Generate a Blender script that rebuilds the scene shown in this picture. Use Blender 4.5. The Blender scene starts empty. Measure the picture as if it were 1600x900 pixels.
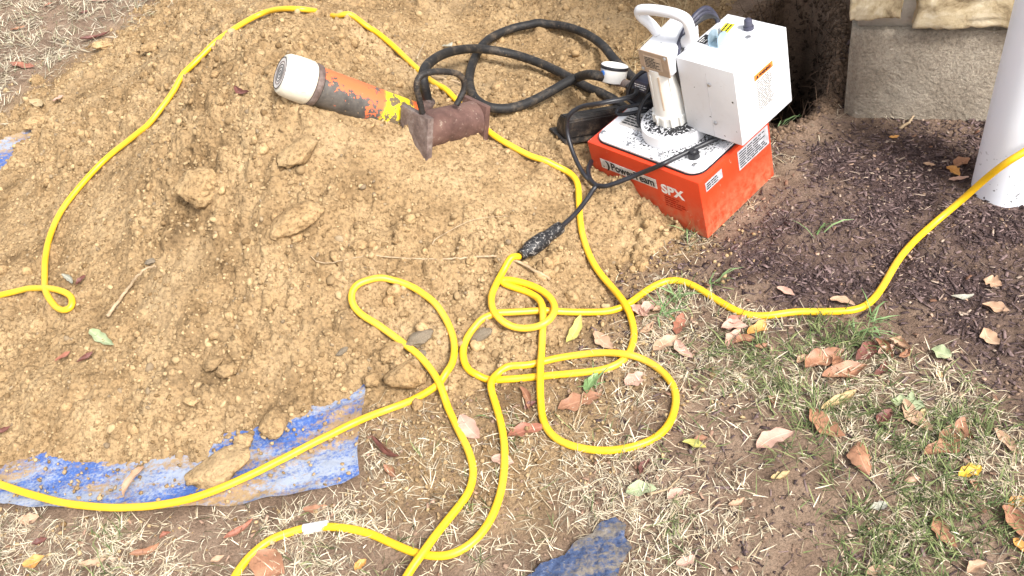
import bpy, bmesh, math, random
import numpy as np
from mathutils import Matrix, Vector, noise as mnoise

# ------------------------------------------------------------------ camera, sky, sun, exposure
sc = bpy.context.scene
FOC, PITCH, ROLL, CAMH = 1500.0, math.radians(42), math.radians(12), 1.4      # focal length in pixels of a 1600 px wide frame
FW = np.array([0, math.cos(PITCH), -math.sin(PITCH)])
_up0 = np.array([0, math.sin(PITCH), math.cos(PITCH)]); _rt0 = np.array([1.0, 0, 0])
UP = _up0 * math.cos(ROLL) + _rt0 * math.sin(ROLL)
RT = _rt0 * math.cos(ROLL) - _up0 * math.sin(ROLL)
CAM = np.array([0.0, 0.0, CAMH])
cd = bpy.data.cameras.new('camera'); cam = bpy.data.objects.new('camera', cd)
sc.collection.objects.link(cam); sc.camera = cam
cd.sensor_width = 36; cd.lens = FOC / 1600 * 36; cd.clip_start = 0.02; cd.clip_end = 500
_m = Matrix.Identity(4)
for i in range(3):
    _m[i][0], _m[i][1], _m[i][2], _m[i][3] = RT[i], UP[i], -FW[i], CAM[i]
cam.matrix_world = _m

SUN_EL, SUN_AZ = math.radians(48), math.radians(148)          # azimuth measured from +Y towards +X
w = bpy.data.worlds.new('World'); sc.world = w; w.use_nodes = True
nt = w.node_tree; nt.nodes.clear()
sky = nt.nodes.new('ShaderNodeTexSky'); sky.sky_type = 'NISHITA'; sky.sun_disc = False
sky.sun_elevation = SUN_EL; sky.sun_rotation = SUN_AZ; sky.air_density = 1.0; sky.dust_density = 4.0; sky.ozone_density = 1.0
hs = nt.nodes.new('ShaderNodeHueSaturation'); hs.inputs['Saturation'].default_value = 0.28
bg = nt.nodes.new('ShaderNodeBackground'); bg.inputs['Strength'].default_value = 0.095
wo = nt.nodes.new('ShaderNodeOutputWorld')
nt.links.new(sky.outputs[0], hs.inputs['Color']); nt.links.new(hs.outputs[0], bg.inputs['Color']); nt.links.new(bg.outputs[0], wo.inputs['Surface'])
sd = bpy.data.lights.new('sun', 'SUN'); sd.energy = 1.5; sd.angle = math.radians(13); sd.color = (1.0, 0.97, 0.93)
sun = bpy.data.objects.new('sun', sd); sc.collection.objects.link(sun)
_to = Vector((math.cos(SUN_EL) * math.sin(SUN_AZ), math.cos(SUN_EL) * math.cos(SUN_AZ), math.sin(SUN_EL)))
sun.rotation_euler = _to.to_track_quat('Z', 'Y').to_euler()
sc.view_settings.view_transform = 'Standard'; sc.view_settings.look = 'None'
sc.view_settings.exposure = 1.6; sc.view_settings.gamma = 1.0; sc.view_settings.use_curve_mapping = False
sc.cycles.max_bounces = 6; sc.cycles.diffuse_bounces = 3

# ------------------------------------------------------------------ geometry helpers
rng = np.random.default_rng(7); random.seed(7)
COL = sc.collection

def ray(px, py):
    return FW + RT * (px - 800) / FOC - UP * (py - 450) / FOC
def pl(px, py, z=0.0):
    d = ray(px, py); return CAM + d * (z - CAMH) / d[2]
def depth_pt(px, py, t):
    return CAM + ray(px, py) * t
def depth_of(p): return float((np.asarray(p) - CAM) @ FW)
def plane_pt(px, py, p0, n):
    d = ray(px, py); return CAM + d * (((p0 - CAM) @ n) / (d @ n))

def _h(ix, iy, seed):
    h = (ix * 374761393 + iy * 668265263 + seed * 2147483647 + 1013904223) & 0xFFFFFFFF
    h = ((h ^ (h >> 13)) * 1274126177) & 0xFFFFFFFF
    return (h ^ (h >> 16)) & 0xFFFFFFFF
def rnd(ix, iy, seed): return _h(ix, iy, seed).astype(np.float64) / 4294967295.0
def perlin(x, y, seed=0):
    ix = np.floor(x).astype(np.int64); iy = np.floor(y).astype(np.int64); fx = x - ix; fy = y - iy
    def g(dx, dy):
        a = rnd(ix + dx, iy + dy, seed) * 2 * np.pi
        return np.cos(a) * (fx - dx) + np.sin(a) * (fy - dy)
    u = fx * fx * fx * (fx * (fx * 6 - 15) + 10); v = fy * fy * fy * (fy * (fy * 6 - 15) + 10)
    a = g(0, 0); b = g(1, 0); c = g(0, 1); d = g(1, 1)
    return (a + (b - a) * u) + ((c + (d - c) * u) - (a + (b - a) * u)) * v
def fbm(x, y, s, octv=4, seed=0, gain=0.5):
    r = 0; a = 1.0
    for o in range(octv):
        r = r + a * perlin(x * s + 17.3 * o, y * s - 9.1 * o, seed + o); s *= 2.03; a *= gain
    return r
def clod(x, y, cell, prob, seed):
    """domed lumps, one at most per cell: height in units of the cell"""
    X = x / cell; Y = y / cell
    ix = np.floor(X).astype(np.int64); iy = np.floor(Y).astype(np.int64)
    out = np.zeros_like(X)
    for dx in (-1, 0, 1):
        for dy in (-1, 0, 1):
            jx = ix + dx; jy = iy + dy
            px = jx + rnd(jx, jy, seed); py = jy + rnd(jx, jy, seed + 1)
            rad = 0.22 + 0.38 * rnd(jx, jy, seed + 2); on = rnd(jx, jy, seed + 3) < prob
            a = rnd(jx, jy, seed + 4) * np.pi; e = 0.6 + 0.4 * rnd(jx, jy, seed + 5)
            ux = (X - px) * np.cos(a) + (Y - py) * np.sin(a); uy = (-(X - px) * np.sin(a) + (Y - py) * np.cos(a)) / e
            d2 = (ux * ux + uy * uy) / (rad * rad)
            hgt = np.where(on & (d2 < 1), np.power(np.maximum(1 - d2, 0), 0.6) * rad, 0)
            out = np.maximum(out, hgt)
    return out * cell
def sstep(a, b, x):
    t = np.clip((x - a) / (b - a), 0, 1); return t * t * (3 - 2 * t)
def sdf(poly, x, y):
    """signed distance to a plan polygon, positive inside"""
    P = np.asarray(poly)[:, :2]; best = np.full(np.shape(x), 1e9); ins = np.zeros(np.shape(x), bool)
    for i in range(len(P)):
        ax, ay = P[i]; bx_, by_ = P[(i + 1) % len(P)]
        ex, ey = bx_ - ax, by_ - ay; wx, wy = x - ax, y - ay
        t = np.clip((wx * ex + wy * ey) / (ex * ex + ey * ey + 1e-12), 0, 1)
        best = np.minimum(best, (wx - ex * t) ** 2 + (wy - ey * t) ** 2)
        c = ((ay > y) != (by_ > y)) & (x < ex * (y - ay) / (ey if abs(ey) > 1e-12 else 1e-12) + ax)
        ins ^= c
    d = np.sqrt(best); return np.where(ins, d, -d)
def ppoly(pts, z=0.0): return np.array([pl(a, b, z)[:2] for a, b in pts])

# ------------------------------------------------------------------ object helpers
def put(name, me, mat=None, parent=None, smooth=True):
    o = bpy.data.objects.new(name, me); COL.objects.link(o)
    if mat is not None and not me.materials: me.materials.append(mat)
    if parent is not None: o.parent = parent
    if smooth and len(me.polygons): me.polygons.foreach_set('use_smooth', np.ones(len(me.polygons), bool))
    return o
def mesh_tri(name, V, F, colors=None, colname='Col'):
    me = bpy.data.meshes.new(name); V = np.asarray(V, np.float32); F = np.asarray(F, np.int32); k = F.shape[1]
    me.vertices.add(len(V)); me.vertices.foreach_set('co', V.ravel())
    me.loops.add(F.size); me.loops.foreach_set('vertex_index', F.ravel())
    me.polygons.add(len(F)); me.polygons.foreach_set('loop_start', np.arange(len(F), dtype=np.int32) * k)
    me.update(calc_edges=True)
    if colors is not None:
        at = me.attributes.new(colname, 'FLOAT_COLOR', 'POINT')
        c = np.ones((len(V), 4), np.float32); c[:, :3] = colors[:, :3]; at.data.foreach_set('color', c.ravel())
    me.validate(); return me
def mesh_bm(name, bm):
    me = bpy.data.meshes.new(name); bmesh.ops.recalc_face_normals(bm, faces=bm.faces); bm.to_mesh(me); bm.free(); return me
def tag(o, label, cat, group=None):
    o['label'] = label; o['category'] = cat
    if group: o['group'] = group
    return o
def kind(o, k): o['kind'] = k; return o
def empty(name, loc=(0, 0, 0), mat=None):
    o = bpy.data.objects.new(name, None); COL.objects.link(o); o.empty_display_size = 0.05
    if mat is not None: o.matrix_world = mat
    else: o.location = loc
    return o
def catmull(P, n=8):
    P = np.asarray(P, float); Q = np.vstack([2 * P[0] - P[1], P, 2 * P[-1] - P[-2]]); out = []
    for i in range(1, len(Q) - 2):
        p0, p1, p2, p3 = Q[i - 1:i + 3]
        # centripetal knots keep loops round where points are unevenly spaced
        t0 = 0; t1 = t0 + np.linalg.norm(p1 - p0) ** .5 + 1e-9; t2 = t1 + np.linalg.norm(p2 - p1) ** .5 + 1e-9; t3 = t2 + np.linalg.norm(p3 - p2) ** .5 + 1e-9
        for k in range(n):
            t = t1 + (t2 - t1) * k / n
            a1 = (t1 - t) / (t1 - t0) * p0 + (t - t0) / (t1 - t0) * p1; a2 = (t2 - t) / (t2 - t1) * p1 + (t - t1) / (t2 - t1) * p2
            a3 = (t3 - t) / (t3 - t2) * p2 + (t - t2) / (t3 - t2) * p3
            b1 = (t2 - t) / (t2 - t0) * a1 + (t - t0) / (t2 - t0) * a2; b2 = (t3 - t) / (t3 - t1) * a2 + (t - t1) / (t3 - t1) * a3
            out.append((t2 - t) / (t2 - t1) * b1 + (t - t1) / (t2 - t1) * b2)
    out.append(P[-1]); return np.array(out)
def smooth_path(P, it=2):
    P = P.copy()
    for _ in range(it):
        P[1:-1] = P[1:-1] * 0.5 + (P[:-2] + P[2:]) * 0.25
    return P
def tube_mesh(name, P, r, seg=10, cap=True, squash=1.0):
    P = np.asarray(P, float); n = len(P); r = np.broadcast_to(np.asarray(r, float), (n,))
    T = np.gradient(P, axis=0); T /= np.linalg.norm(T, axis=1)[:, None] + 1e-12
    u = np.cross(T[0], [0, 0, 1.0]); u = u if np.linalg.norm(u) > 1e-3 else np.cross(T[0], [1.0, 0, 0]); u /= np.linalg.norm(u)
    V = []; ang = np.linspace(0, 2 * np.pi, seg, endpoint=False)
    for i in range(n):
        u = u - T[i] * (u @ T[i]); u /= np.linalg.norm(u) + 1e-12; v = np.cross(T[i], u)
        V.append(P[i] + r[i] * (np.cos(ang)[:, None] * u + squash * np.sin(ang)[:, None] * v))
    V = np.concatenate(V); F = []
    i, k = np.meshgrid(np.arange(n - 1), np.arange(seg), indexing='ij')
    a = i * seg + k; b = i * seg + (k + 1) % seg
    F = np.stack([a, b, b + seg, a + seg], -1).reshape(-1, 4)
    me = bpy.data.meshes.new(name); fs = F.tolist()
    if cap: fs += [list(range(seg))[::-1], list(range((n - 1) * seg, n * seg))]
    me.from_pydata(V.tolist(), [], fs); me.update(); return me
def lathe_mesh(name, prof, seg=32, M=None, capends=True):
    """prof: (radius, height) along local z"""
    V = []; F = []
    for r, z in prof:
        for k in range(seg):
            a = 2 * math.pi * k / seg; V.append((r * math.cos(a), r * math.sin(a), z))
    for i in range(len(prof) - 1):
        for k in range(seg):
            a = i * seg + k; b = i * seg + (k + 1) % seg; F.append((a, b, b + seg, a + seg))
    if capends: F += [tuple(range(seg))[::-1], tuple(range((len(prof) - 1) * seg, len(prof) * seg))]
    me = bpy.data.meshes.new(name); me.from_pydata(V, [], F)
    if M is not None: me.transform(M)
    me.update(); return me
def box_mesh(name, lo, hi, bev=0.002, seg=2, M=None):
    bm = bmesh.new(); bmesh.ops.create_cube(bm, size=1)
    lo = Vector(lo); hi = Vector(hi)
    for v in bm.verts: v.co = Vector([(lo[i] + hi[i]) / 2 + v.co[i] * (hi[i] - lo[i]) for i in range(3)])
    if bev: bmesh.ops.bevel(bm, geom=list(bm.edges), offset=bev, segments=seg, affect='EDGES', profile=0.6)
    me = mesh_bm(name, bm)
    if M is not None: me.transform(M)
    return me
def frame(o, x, y, z=None):
    x = Vector(x).normalized(); y = Vector(y); y = (y - x * y.dot(x)).normalized(); z = x.cross(y)
    return Matrix(((x.x, y.x, z.x, o[0]), (x.y, y.y, z.y, o[1]), (x.z, y.z, z.z, o[2]), (0, 0, 0, 1)))
def flat(me):
    me.polygons.foreach_set('use_smooth', np.zeros(len(me.polygons), bool)); return me
def autosmooth(o, deg=40):
    me = o.data; me.polygons.foreach_set('use_smooth', np.ones(len(me.polygons), bool))
    bm = bmesh.new(); bm.from_mesh(me)
    for e in bm.edges:
        e.smooth = not (len(e.link_faces) == 2 and e.calc_face_angle(0) > math.radians(deg))
    bm.to_mesh(me); bm.free(); return o

# ------------------------------------------------------------------ materials
class Mat:
    def __init__(s, name, rough=0.8, spec=0.3):
        s.m = bpy.data.materials.new(name); s.m.use_nodes = True; s.t = s.m.node_tree; s.N = s.t.nodes
        s.b = s.N['Principled BSDF']; s.b.inputs['Roughness'].default_value = rough; s.b.inputs['Specular IOR Level'].default_value = spec
        s.bump = None
    def n(s, typ, **kw):
        x = s.N.new('ShaderNode' + typ)
        for k, v in kw.items():
            if k in x.inputs.keys(): x.inputs[k].default_value = v
            else: setattr(x, k, v)
        return x
    def l(s, a, b): s.t.links.new(a, b)
    def coord(s, out='Object'): return s.n('TexCoord').outputs[out]
    def noise(s, scale, detail=4, rough=0.55, vec=None, dist=0.0):
        x = s.n('TexNoise', Scale=scale, Detail=detail, Roughness=rough, Distortion=dist); s.l(vec if vec is not None else s.coord(), x.inputs['Vector']); return x.outputs['Fac']
    def ramp(s, fac, stops, interp='LINEAR'):
        r = s.n('ValToRGB'); e = r.color_ramp; e.interpolation = interp
        while len(e.elements) < len(stops): e.elements.new(0.5)
        for el, (p, c) in zip(e.elements, stops):
            el.position = p; el.color = (*c, 1) if len(c) == 3 else c
        s.l(fac, r.inputs[0]); return r.outputs[0]
    def val(s, fac, lo, hi):
        r = s.n('MapRange'); r.inputs['From Min'].default_value = lo; r.inputs['From Max'].default_value = hi; s.l(fac, r.inputs['Value']); return r.outputs[0]
    def math(s, op, a, b=None):
        x = s.n('Math', operation=op)
        for i, q in enumerate((a, b)):
            if q is None: continue
            if isinstance(q, (int, float)): x.inputs[i].default_value = q
            else: s.l(q, x.inputs[i])
        return x.outputs[0]
    def mix(s, fac, a, b, mode='MIX'):
        x = s.n('Mix', data_type='RGBA', blend_type=mode)
        for sock, q in ((x.inputs[0], fac), (x.inputs[6], a), (x.inputs[7], b)):
            if isinstance(q, (int, float)): sock.default_value = q
            elif isinstance(q, tuple): sock.default_value = (*q, 1) if len(q) == 3 else q
            else: s.l(q, sock)
        return x.outputs[2]
    def attr(s, name, out='Color'): return s.n('Attribute', attribute_name=name).outputs[out]
    def color(s, c):
        if isinstance(c, tuple): s.b.inputs['Base Color'].default_value = (*c, 1)
        else: s.l(c, s.b.inputs['Base Color'])
        return s
    def rough(s, f): s.l(f, s.b.inputs['Roughness']); return s
    def bumpn(s, h, strength=0.5, dist=0.002):
        x = s.n('Bump', Strength=strength, Distance=dist); s.l(h, x.inputs['Height'])
        if s.bump is not None: s.l(s.bump, x.inputs['Normal'])
        s.bump = x.outputs[0]; s.l(s.bump, s.b.inputs['Normal']); return s

def sep(s, col, i):
    x = s.n('SeparateColor'); s.l(col, x.inputs[0]); return x.outputs[i]

# the yellow-brown dug soil
SOIL = [(0.31, (0.15, 0.094, 0.046)), (0.44, (0.30, 0.2, 0.103)), (0.58, (0.385, 0.268, 0.145)), (0.78, (0.50, 0.375, 0.222))]
def soil_color(m, vec=None):
    a = m.ramp(m.noise(7, 8, 0.72, vec), SOIL)
    b = m.ramp(m.noise(130, 4, 0.7, vec), [(0.32, (0.42, 0.38, 0.34)), (0.5, (1, 1, 1)), (0.72, (1.3, 1.28, 1.2))])
    c = m.mix(1.0, a, b, 'MULTIPLY')
    g = m.ramp(m.noise(2.2, 3, 0.5, vec), [(0.55, (0, 0, 0)), (0.75, (0.55, 0.55, 0.55))])
    return m.mix(g, c, (0.36, 0.27, 0.165))
m = Mat('dug_soil', 0.95, 0.1); pos = m.n('NewGeometry').outputs['Position']
m.color(soil_color(m, pos)); m.bumpn(m.noise(90, 6, 0.72, pos), 1.0, 0.0045); m.bumpn(m.noise(330, 4, 0.7, pos), 0.8, 0.0018); M_SOIL = m.m
m = Mat('soil_clod', 0.95, 0.1); oi = m.n('ObjectInfo').outputs['Random']
pos = m.n('NewGeometry').outputs['Position']
c = m.mix(1.0, soil_color(m, pos), m.ramp(oi, [(0, (1.12, 1.12, 1.1)), (0.5, (1.25, 1.24, 1.22)), (1, (1.36, 1.35, 1.32))]), 'MULTIPLY')
m.color(c); m.bumpn(m.noise(120, 6, 0.75, pos), 1.0, 0.0045); M_CLOD = m.m
m = Mat('soil_crumb', 0.95, 0.1); m.color(m.attr('Col')); pos = m.n('NewGeometry').outputs['Position']; m.bumpn(m.noise(400, 3, 0.6, pos), 0.7, 0.002); M_CRUMB = m.m

# the yard ground; two masks say which earth lies where, a third paints the pit's shade
m = Mat('yard_earth', 0.95, 0.12); pos = m.n('NewGeometry').outputs['Position']; zone = m.attr('Zone')
brown = m.ramp(m.noise(9, 6, 0.65, pos), [(0.25, (0.12, 0.08, 0.056)), (0.5, (0.25, 0.173, 0.122)), (0.8, (0.39, 0.29, 0.21))])
mulch = m.ramp(m.noise(45, 6, 0.75, pos), [(0.28, (0.035, 0.023, 0.022)), (0.5, (0.085, 0.056, 0.052)), (0.72, (0.19, 0.132, 0.12))])
pit = m.ramp(m.noise(30, 5, 0.7, pos), [(0.3, (0.010, 0.007, 0.005)), (0.6, (0.035, 0.022, 0.015)), (0.8, (0.09, 0.058, 0.038))])  # damp soil with the hole's deep shade put into its colour
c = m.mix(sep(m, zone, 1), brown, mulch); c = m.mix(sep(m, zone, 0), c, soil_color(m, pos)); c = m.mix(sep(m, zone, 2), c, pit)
c = m.mix(1.0, c, m.ramp(m.noise(210, 4, 0.75, pos), [(0.3, (0.5, 0.48, 0.46)), (0.5, (1, 1, 1)), (0.75, (1.35, 1.3, 1.25))]), 'MULTIPLY')
m.color(c); m.bumpn(m.noise(110, 6, 0.75, pos), 1.0, 0.006); m.bumpn(m.noise(380, 4, 0.7, pos), 0.8, 0.0022); M_EARTH = m.m
m = Mat('plant_fibre', 0.75, 0.2); m.color(m.attr('Col')); M_BLADE = m.m
m = Mat('mulch_chip', 0.85, 0.25); m.color(m.attr('Col')); M_CHIP = m.m

def plain(name, col, rough=0.6, spec=0.4, metal=0.0, var=0.12, scale=30, bump=0.0, bscale=200):
    m = Mat(name, rough, spec); m.b.inputs['Metallic'].default_value = metal
    lo = tuple(x * (1 - var) for x in col); hi = tuple(min(1, x * (1 + var)) for x in col)
    m.color(m.ramp(m.noise(scale, 4, 0.6), [(0.35, lo), (0.65, hi)]))
    if bump: m.bumpn(m.noise(bscale, 4, 0.6), bump, 0.001)
    return m.m
# cord jacket: glossy yellow vinyl with scuffs and soil rubbed in
m = Mat('yellow_vinyl', 0.38, 0.5); pos = m.n('NewGeometry').outputs['Position']
c = m.ramp(m.noise(6, 3, 0.5, pos), [(0.35, (0.76, 0.44, 0.010)), (0.65, (0.84, 0.52, 0.018))])
c = m.mix(m.ramp(m.noise(55, 5, 0.7, pos, 1.2), [(0.6, (0, 0, 0)), (0.75, (0.45, 0.45, 0.45))]), c, (0.45, 0.28, 0.10))
c = m.mix(m.ramp(m.noise(23, 4, 0.7, pos, 2.0), [(0.735, (0, 0, 0)), (0.76, (0.9, 0.9, 0.9))]), c, (0.15, 0.09, 0.055))
c = m.mix(m.ramp(m.noise(4.5, 4, 0.65, pos), [(0.45, (0, 0, 0)), (0.75, (0.35, 0.35, 0.35))]), c, (0.58, 0.40, 0.14))
m.color(c); m.bumpn(m.noise(60, 4, 0.6, pos), 0.35, 0.0015); M_YEL = m.m
# black rubber hose, dusty
m = Mat('black_rubber', 0.62, 0.35); pos = m.n('NewGeometry').outputs['Position']
c = m.mix(m.ramp(m.noise(38, 6, 0.75, pos), [(0.50, (0, 0, 0)), (0.76, (0.8, 0.8, 0.8))]), (0.017, 0.016, 0.016), (0.15, 0.115, 0.08))
c = m.mix(m.ramp(m.noise(90, 4, 0.7, pos), [(0.68, (0, 0, 0)), (0.72, (1, 1, 1))]), c, (0.34, 0.24, 0.13))
m.color(c); m.bumpn(m.noise(260, 3, 0.6, pos), 0.4, 0.001); M_HOSE = m.m
M_BLK = plain('black_cable', (0.016, 0.016, 0.02), 0.42, 0.5, var=0.3, scale=60)
M_NAVY = plain('navy_cable', (0.035, 0.036, 0.06), 0.45, 0.5, var=0.3, scale=60)
# white painted steel with chips
def white_paint(name, base, chip=0.73):
    m = Mat(name, 0.42, 0.45); v = m.coord()
    c = m.ramp(m.noise(12, 4, 0.6, v), [(0.3, tuple(x * 0.93 for x in base)), (0.7, base)])
    c = m.mix(m.ramp(m.noise(95, 3, 0.55, v), [(chip, (0, 0, 0)), (chip + 0.015, (1, 1, 1))]), c, (0.03, 0.03, 0.035))
    c = m.mix(m.ramp(m.noise(40, 6, 0.75, v), [(0.55, (0, 0, 0)), (0.85, (0.25, 0.25, 0.25))]), c, (0.4, 0.34, 0.27))
    m.color(c); return m
M_WHITE = white_paint('white_enamel', (0.72, 0.73, 0.76), 0.72).m
M_CREAM = white_paint('cream_plastic', (0.75, 0.745, 0.71), 0.78).m
m = Mat('white_pvc', 0.4, 0.45); v = m.coord()
c = m.ramp(m.noise(4, 3, 0.5, v), [(0.3, (0.80, 0.83, 0.89)), (0.7, (0.84, 0.86, 0.91))])
geoz = m.n('SeparateXYZ'); m.l(v, geoz.inputs[0])
splash = m.math('MULTIPLY', m.ramp(m.noise(85, 2, 0.5, v), [(0.675, (0, 0, 0)), (0.69, (1, 1, 1))]), m.val(geoz.outputs[2], 0.27, 0.12))
m.color(m.mix(splash, c, (0.04, 0.03, 0.025))); M_PVC = m.m
# red-orange tank paint: scratches, dust near its foot
m = Mat('orange_red_enamel', 0.4, 0.45); v = m.coord()
c = m.ramp(m.noise(7, 4, 0.6, v), [(0.3, (0.56, 0.043, 0.012)), (0.7, (0.66, 0.056, 0.016))])
mp = m.n('Mapping'); m.l(v, mp.inputs['Vector']); mp.inputs['Scale'].default_value = (1, 1, 0.35)
c = m.mix(m.ramp(m.noise(70, 5, 0.65, mp.outputs[0], 1.5), [(0.675, (0, 0, 0)), (0.70, (0.7, 0.7, 0.7))]), c, (0.70, 0.42, 0.32))
sz = m.n('SeparateXYZ'); m.l(v, sz.inputs[0])
dust = m.math('MULTIPLY', m.val(sz.outputs[2], 0.11, -0.01), m.ramp(m.noise(45, 6, 0.75, v), [(0.38, (0, 0, 0)), (0.7, (0.9, 0.9, 0.9))]))
m.color(m.mix(dust, c, (0.46, 0.30, 0.17))); m.bumpn(m.noise(25, 3, 0.5, v), 0.15, 0.003); M_RED = m.m
# lid: white, black grit caked round the motor
m = Mat('gritty_white_lid', 0.45, 0.4); v = m.coord()
dn = m.n('VectorMath', operation='DISTANCE'); m.l(v, dn.inputs[0]); dn.inputs[1].default_value = (0.14, 0.15, 0.165)
dens = m.math('ADD', m.noise(190, 3, 0.7, v), m.math('MULTIPLY', m.noise(22, 3, 0.6, v), 0.35))
thr = m.val(dn.outputs['Value'], 0.07, 0.20)
nz = m.n('SeparateXYZ'); m.l(m.n('NewGeometry').outputs['True Normal'], nz.inputs[0])
grit = m.ramp(m.math('SUBTRACT', dens, m.math('MULTIPLY', thr, 0.34)), [(0.60, (0, 0, 0)), (0.64, (1, 1, 1))])
grit = m.math('MULTIPLY', grit, m.val(nz.outputs[2], 0.75, 0.9))
m.color(m.mix(grit, (0.78, 0.78, 0.80), (0.018, 0.018, 0.02))); m.bumpn(grit, 0.6, 0.002); M_LID = m.m
M_TAN = plain('tan_plate', (0.40, 0.30, 0.22), 0.5, 0.4)
M_TANL = plain('pale_tan_label', (0.52, 0.41, 0.31), 0.5, 0.4)
M_STEEL = plain('zinc_steel', (0.45, 0.45, 0.46), 0.35, 0.5, 0.8)
M_BLUEZ = plain('blue_zinc_sheet', (0.40, 0.52, 0.60), 0.3, 0.5, 0.6)
M_INK = plain('black_ink', (0.02, 0.02, 0.022), 0.6, 0.3)
M_WINK = plain('white_ink', (0.82, 0.80, 0.78), 0.6, 0.3)
M_RINK = plain('dark_red_ink', (0.36, 0.022, 0.008), 0.6, 0.3)
M_STICK = plain('worn_white_sticker', (0.62, 0.58, 0.54), 0.55, 0.35, var=0.2, scale=70)
M_SILV = plain('silver_sticker', (0.50, 0.50, 0.53), 0.4, 0.4, 0.2, var=0.2, scale=70)
M_ORNG = plain('orange_sticker', (0.83, 0.23, 0.045), 0.5, 0.3)
M_YST = plain('yellow_sticker', (0.88, 0.76, 0.03), 0.5, 0.3)
M_KNOB = plain('slate_plastic', (0.055, 0.055, 0.085), 0.4, 0.5)
M_BLUE = plain('blue_plastic', (0.03, 0.13, 0.42), 0.35, 0.5)
# steel weldment: purplish rust primer
m = Mat('rusty_primer', 0.6, 0.3); v = m.coord()
c = m.ramp(m.noise(16, 6, 0.7, v), [(0.3, (0.06, 0.032, 0.026)), (0.5, (0.125, 0.068, 0.056)), (0.75, (0.21, 0.125, 0.098))])
c = m.mix(m.ramp(m.noise(70, 5, 0.7, v), [(0.60, (0, 0, 0)), (0.68, (0.8, 0.8, 0.8))]), c, (0.36, 0.29, 0.23))
c = m.mix(m.ramp(m.noise(9, 5, 0.7, v), [(0.60, (0, 0, 0)), (0.68, (0.9, 0.9, 0.9))]), c, (0.42, 0.28, 0.14))
m.color(c); m.bumpn(m.noise(120, 5, 0.7, v), 0.6, 0.002); M_RUST = m.m
m = Mat('scaly_plate', 0.65, 0.3); v = m.coord()
c = m.ramp(m.noise(28, 6, 0.75, v), [(0.28, (0.045, 0.032, 0.03)), (0.5, (0.16, 0.115, 0.10)), (0.75, (0.34, 0.29, 0.255))])
m.color(c); m.bumpn(m.noise(90, 5, 0.7, v), 0.7, 0.003); M_SCALE = m.m
m = Mat('black_iron', 0.55, 0.35); v = m.coord()
c = m.ramp(m.noise(28, 6, 0.78, v), [(0.3, (0.008, 0.008, 0.008)), (0.52, (0.03, 0.026, 0.024)), (0.72, (0.17, 0.125, 0.085))])
m.color(c); m.bumpn(m.noise(90, 5, 0.7, v), 0.7, 0.003); M_IRON = m.m
# jack body: chipped orange over grey, a flaking yellow band at the far end (object z runs along the body)
m = Mat('chipped_jack_paint', 0.5, 0.4); v = m.coord(); s3 = m.n('SeparateXYZ'); m.l(v, s3.inputs[0])
grey = m.ramp(m.noise(40, 5, 0.7, v), [(0.3, (0.05, 0.046, 0.043)), (0.7, (0.13, 0.115, 0.10))])
chip = m.math('ADD', m.noise(17, 6, 0.72, v), m.math('MULTIPLY', s3.outputs[0], 2.9))
c = m.mix(m.ramp(chip, [(0.555, (0, 0, 0)), (0.565, (1, 1, 1))]), grey, (0.70, 0.15, 0.055))
yel = m.mix(m.ramp(m.noise(60, 5, 0.7, v), [(0.52, (0, 0, 0)), (0.54, (1, 1, 1))]), (0.80, 0.62, 0.02), (0.15, 0.11, 0.07))
edge = m.math('ADD', s3.outputs[2], m.math('MULTIPLY', m.noise(30, 4, 0.6, v), 0.03))
c = m.mix(m.ramp(edge, [(0.245, (0, 0, 0)), (0.249, (1, 1, 1))]), c, yel)
c = m.mix(m.ramp(edge, [(0.315, (0, 0, 0)), (0.32, (1, 1, 1))]), c, (0.68, 0.11, 0.03))
c = m.mix(m.ramp(m.noise(120, 4, 0.7, v), [(0.64, (0, 0, 0)), (0.70, (0.8, 0.8, 0.8))]), c, (0.40, 0.28, 0.16))
m.color(c); m.bumpn(m.noise(70, 4, 0.6, v), 0.3, 0.002); M_JACK = m.m
m = Mat('ivory_cap', 0.5, 0.35); v = m.coord()
c = m.mix(m.ramp(m.noise(45, 6, 0.75, v), [(0.55, (0, 0, 0)), (0.78, (0.9, 0.9, 0.9))]), (0.72, 0.68, 0.56), (0.36, 0.25, 0.13))
m.color(c); m.bumpn(m.noise(90, 4, 0.6, v), 0.3, 0.002); M_CAP = m.m
# woven blue tarp, silver where worn, soil dusted over it
m = Mat('blue_tarp', 0.5, 0.35); pos = m.n('NewGeometry').outputs['Position']
c = m.ramp(m.noise(140, 3, 0.6, pos), [(0.3, (0.035, 0.08, 0.27)), (0.7, (0.08, 0.16, 0.43))])
tm = m.n('Mapping'); m.l(pos, tm.inputs['Vector']); tm.inputs['Rotation'].default_value = (0, 0, 0.5); tm.inputs['Scale'].default_value = (0.45, 1.5, 1)
worn = m.math('ADD', m.noise(8, 6, 0.7, tm.outputs[0]), m.math('MULTIPLY', m.noise(170, 3, 0.65, pos), 0.42))
c = m.mix(m.ramp(worn, [(0.65, (0, 0, 0)), (0.78, (0.85, 0.85, 0.85))]), c, (0.34, 0.37, 0.42))
dirt = m.math('ADD', m.noise(6, 6, 0.72, tm.outputs[0]), m.math('MULTIPLY', m.noise(110, 4, 0.7, pos), 0.42))
c = m.mix(m.ramp(dirt, [(0.70, (0, 0, 0)), (0.80, (0.95, 0.95, 0.95))]), c, m.ramp(m.noise(60, 5, 0.75, pos), [(0.3, (0.24, 0.15, 0.07)), (0.7, (0.43, 0.30, 0.155))]))
m.color(c); wv = m.n('TexWave', Scale=260.0, Distortion=1.0); m.l(pos, wv.inputs['Vector']); m.bumpn(wv.outputs['Fac'], 0.25, 0.001); m.bumpn(m.noise(35, 4, 0.6, pos), 0.6, 0.006); M_TARP = m.m
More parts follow.
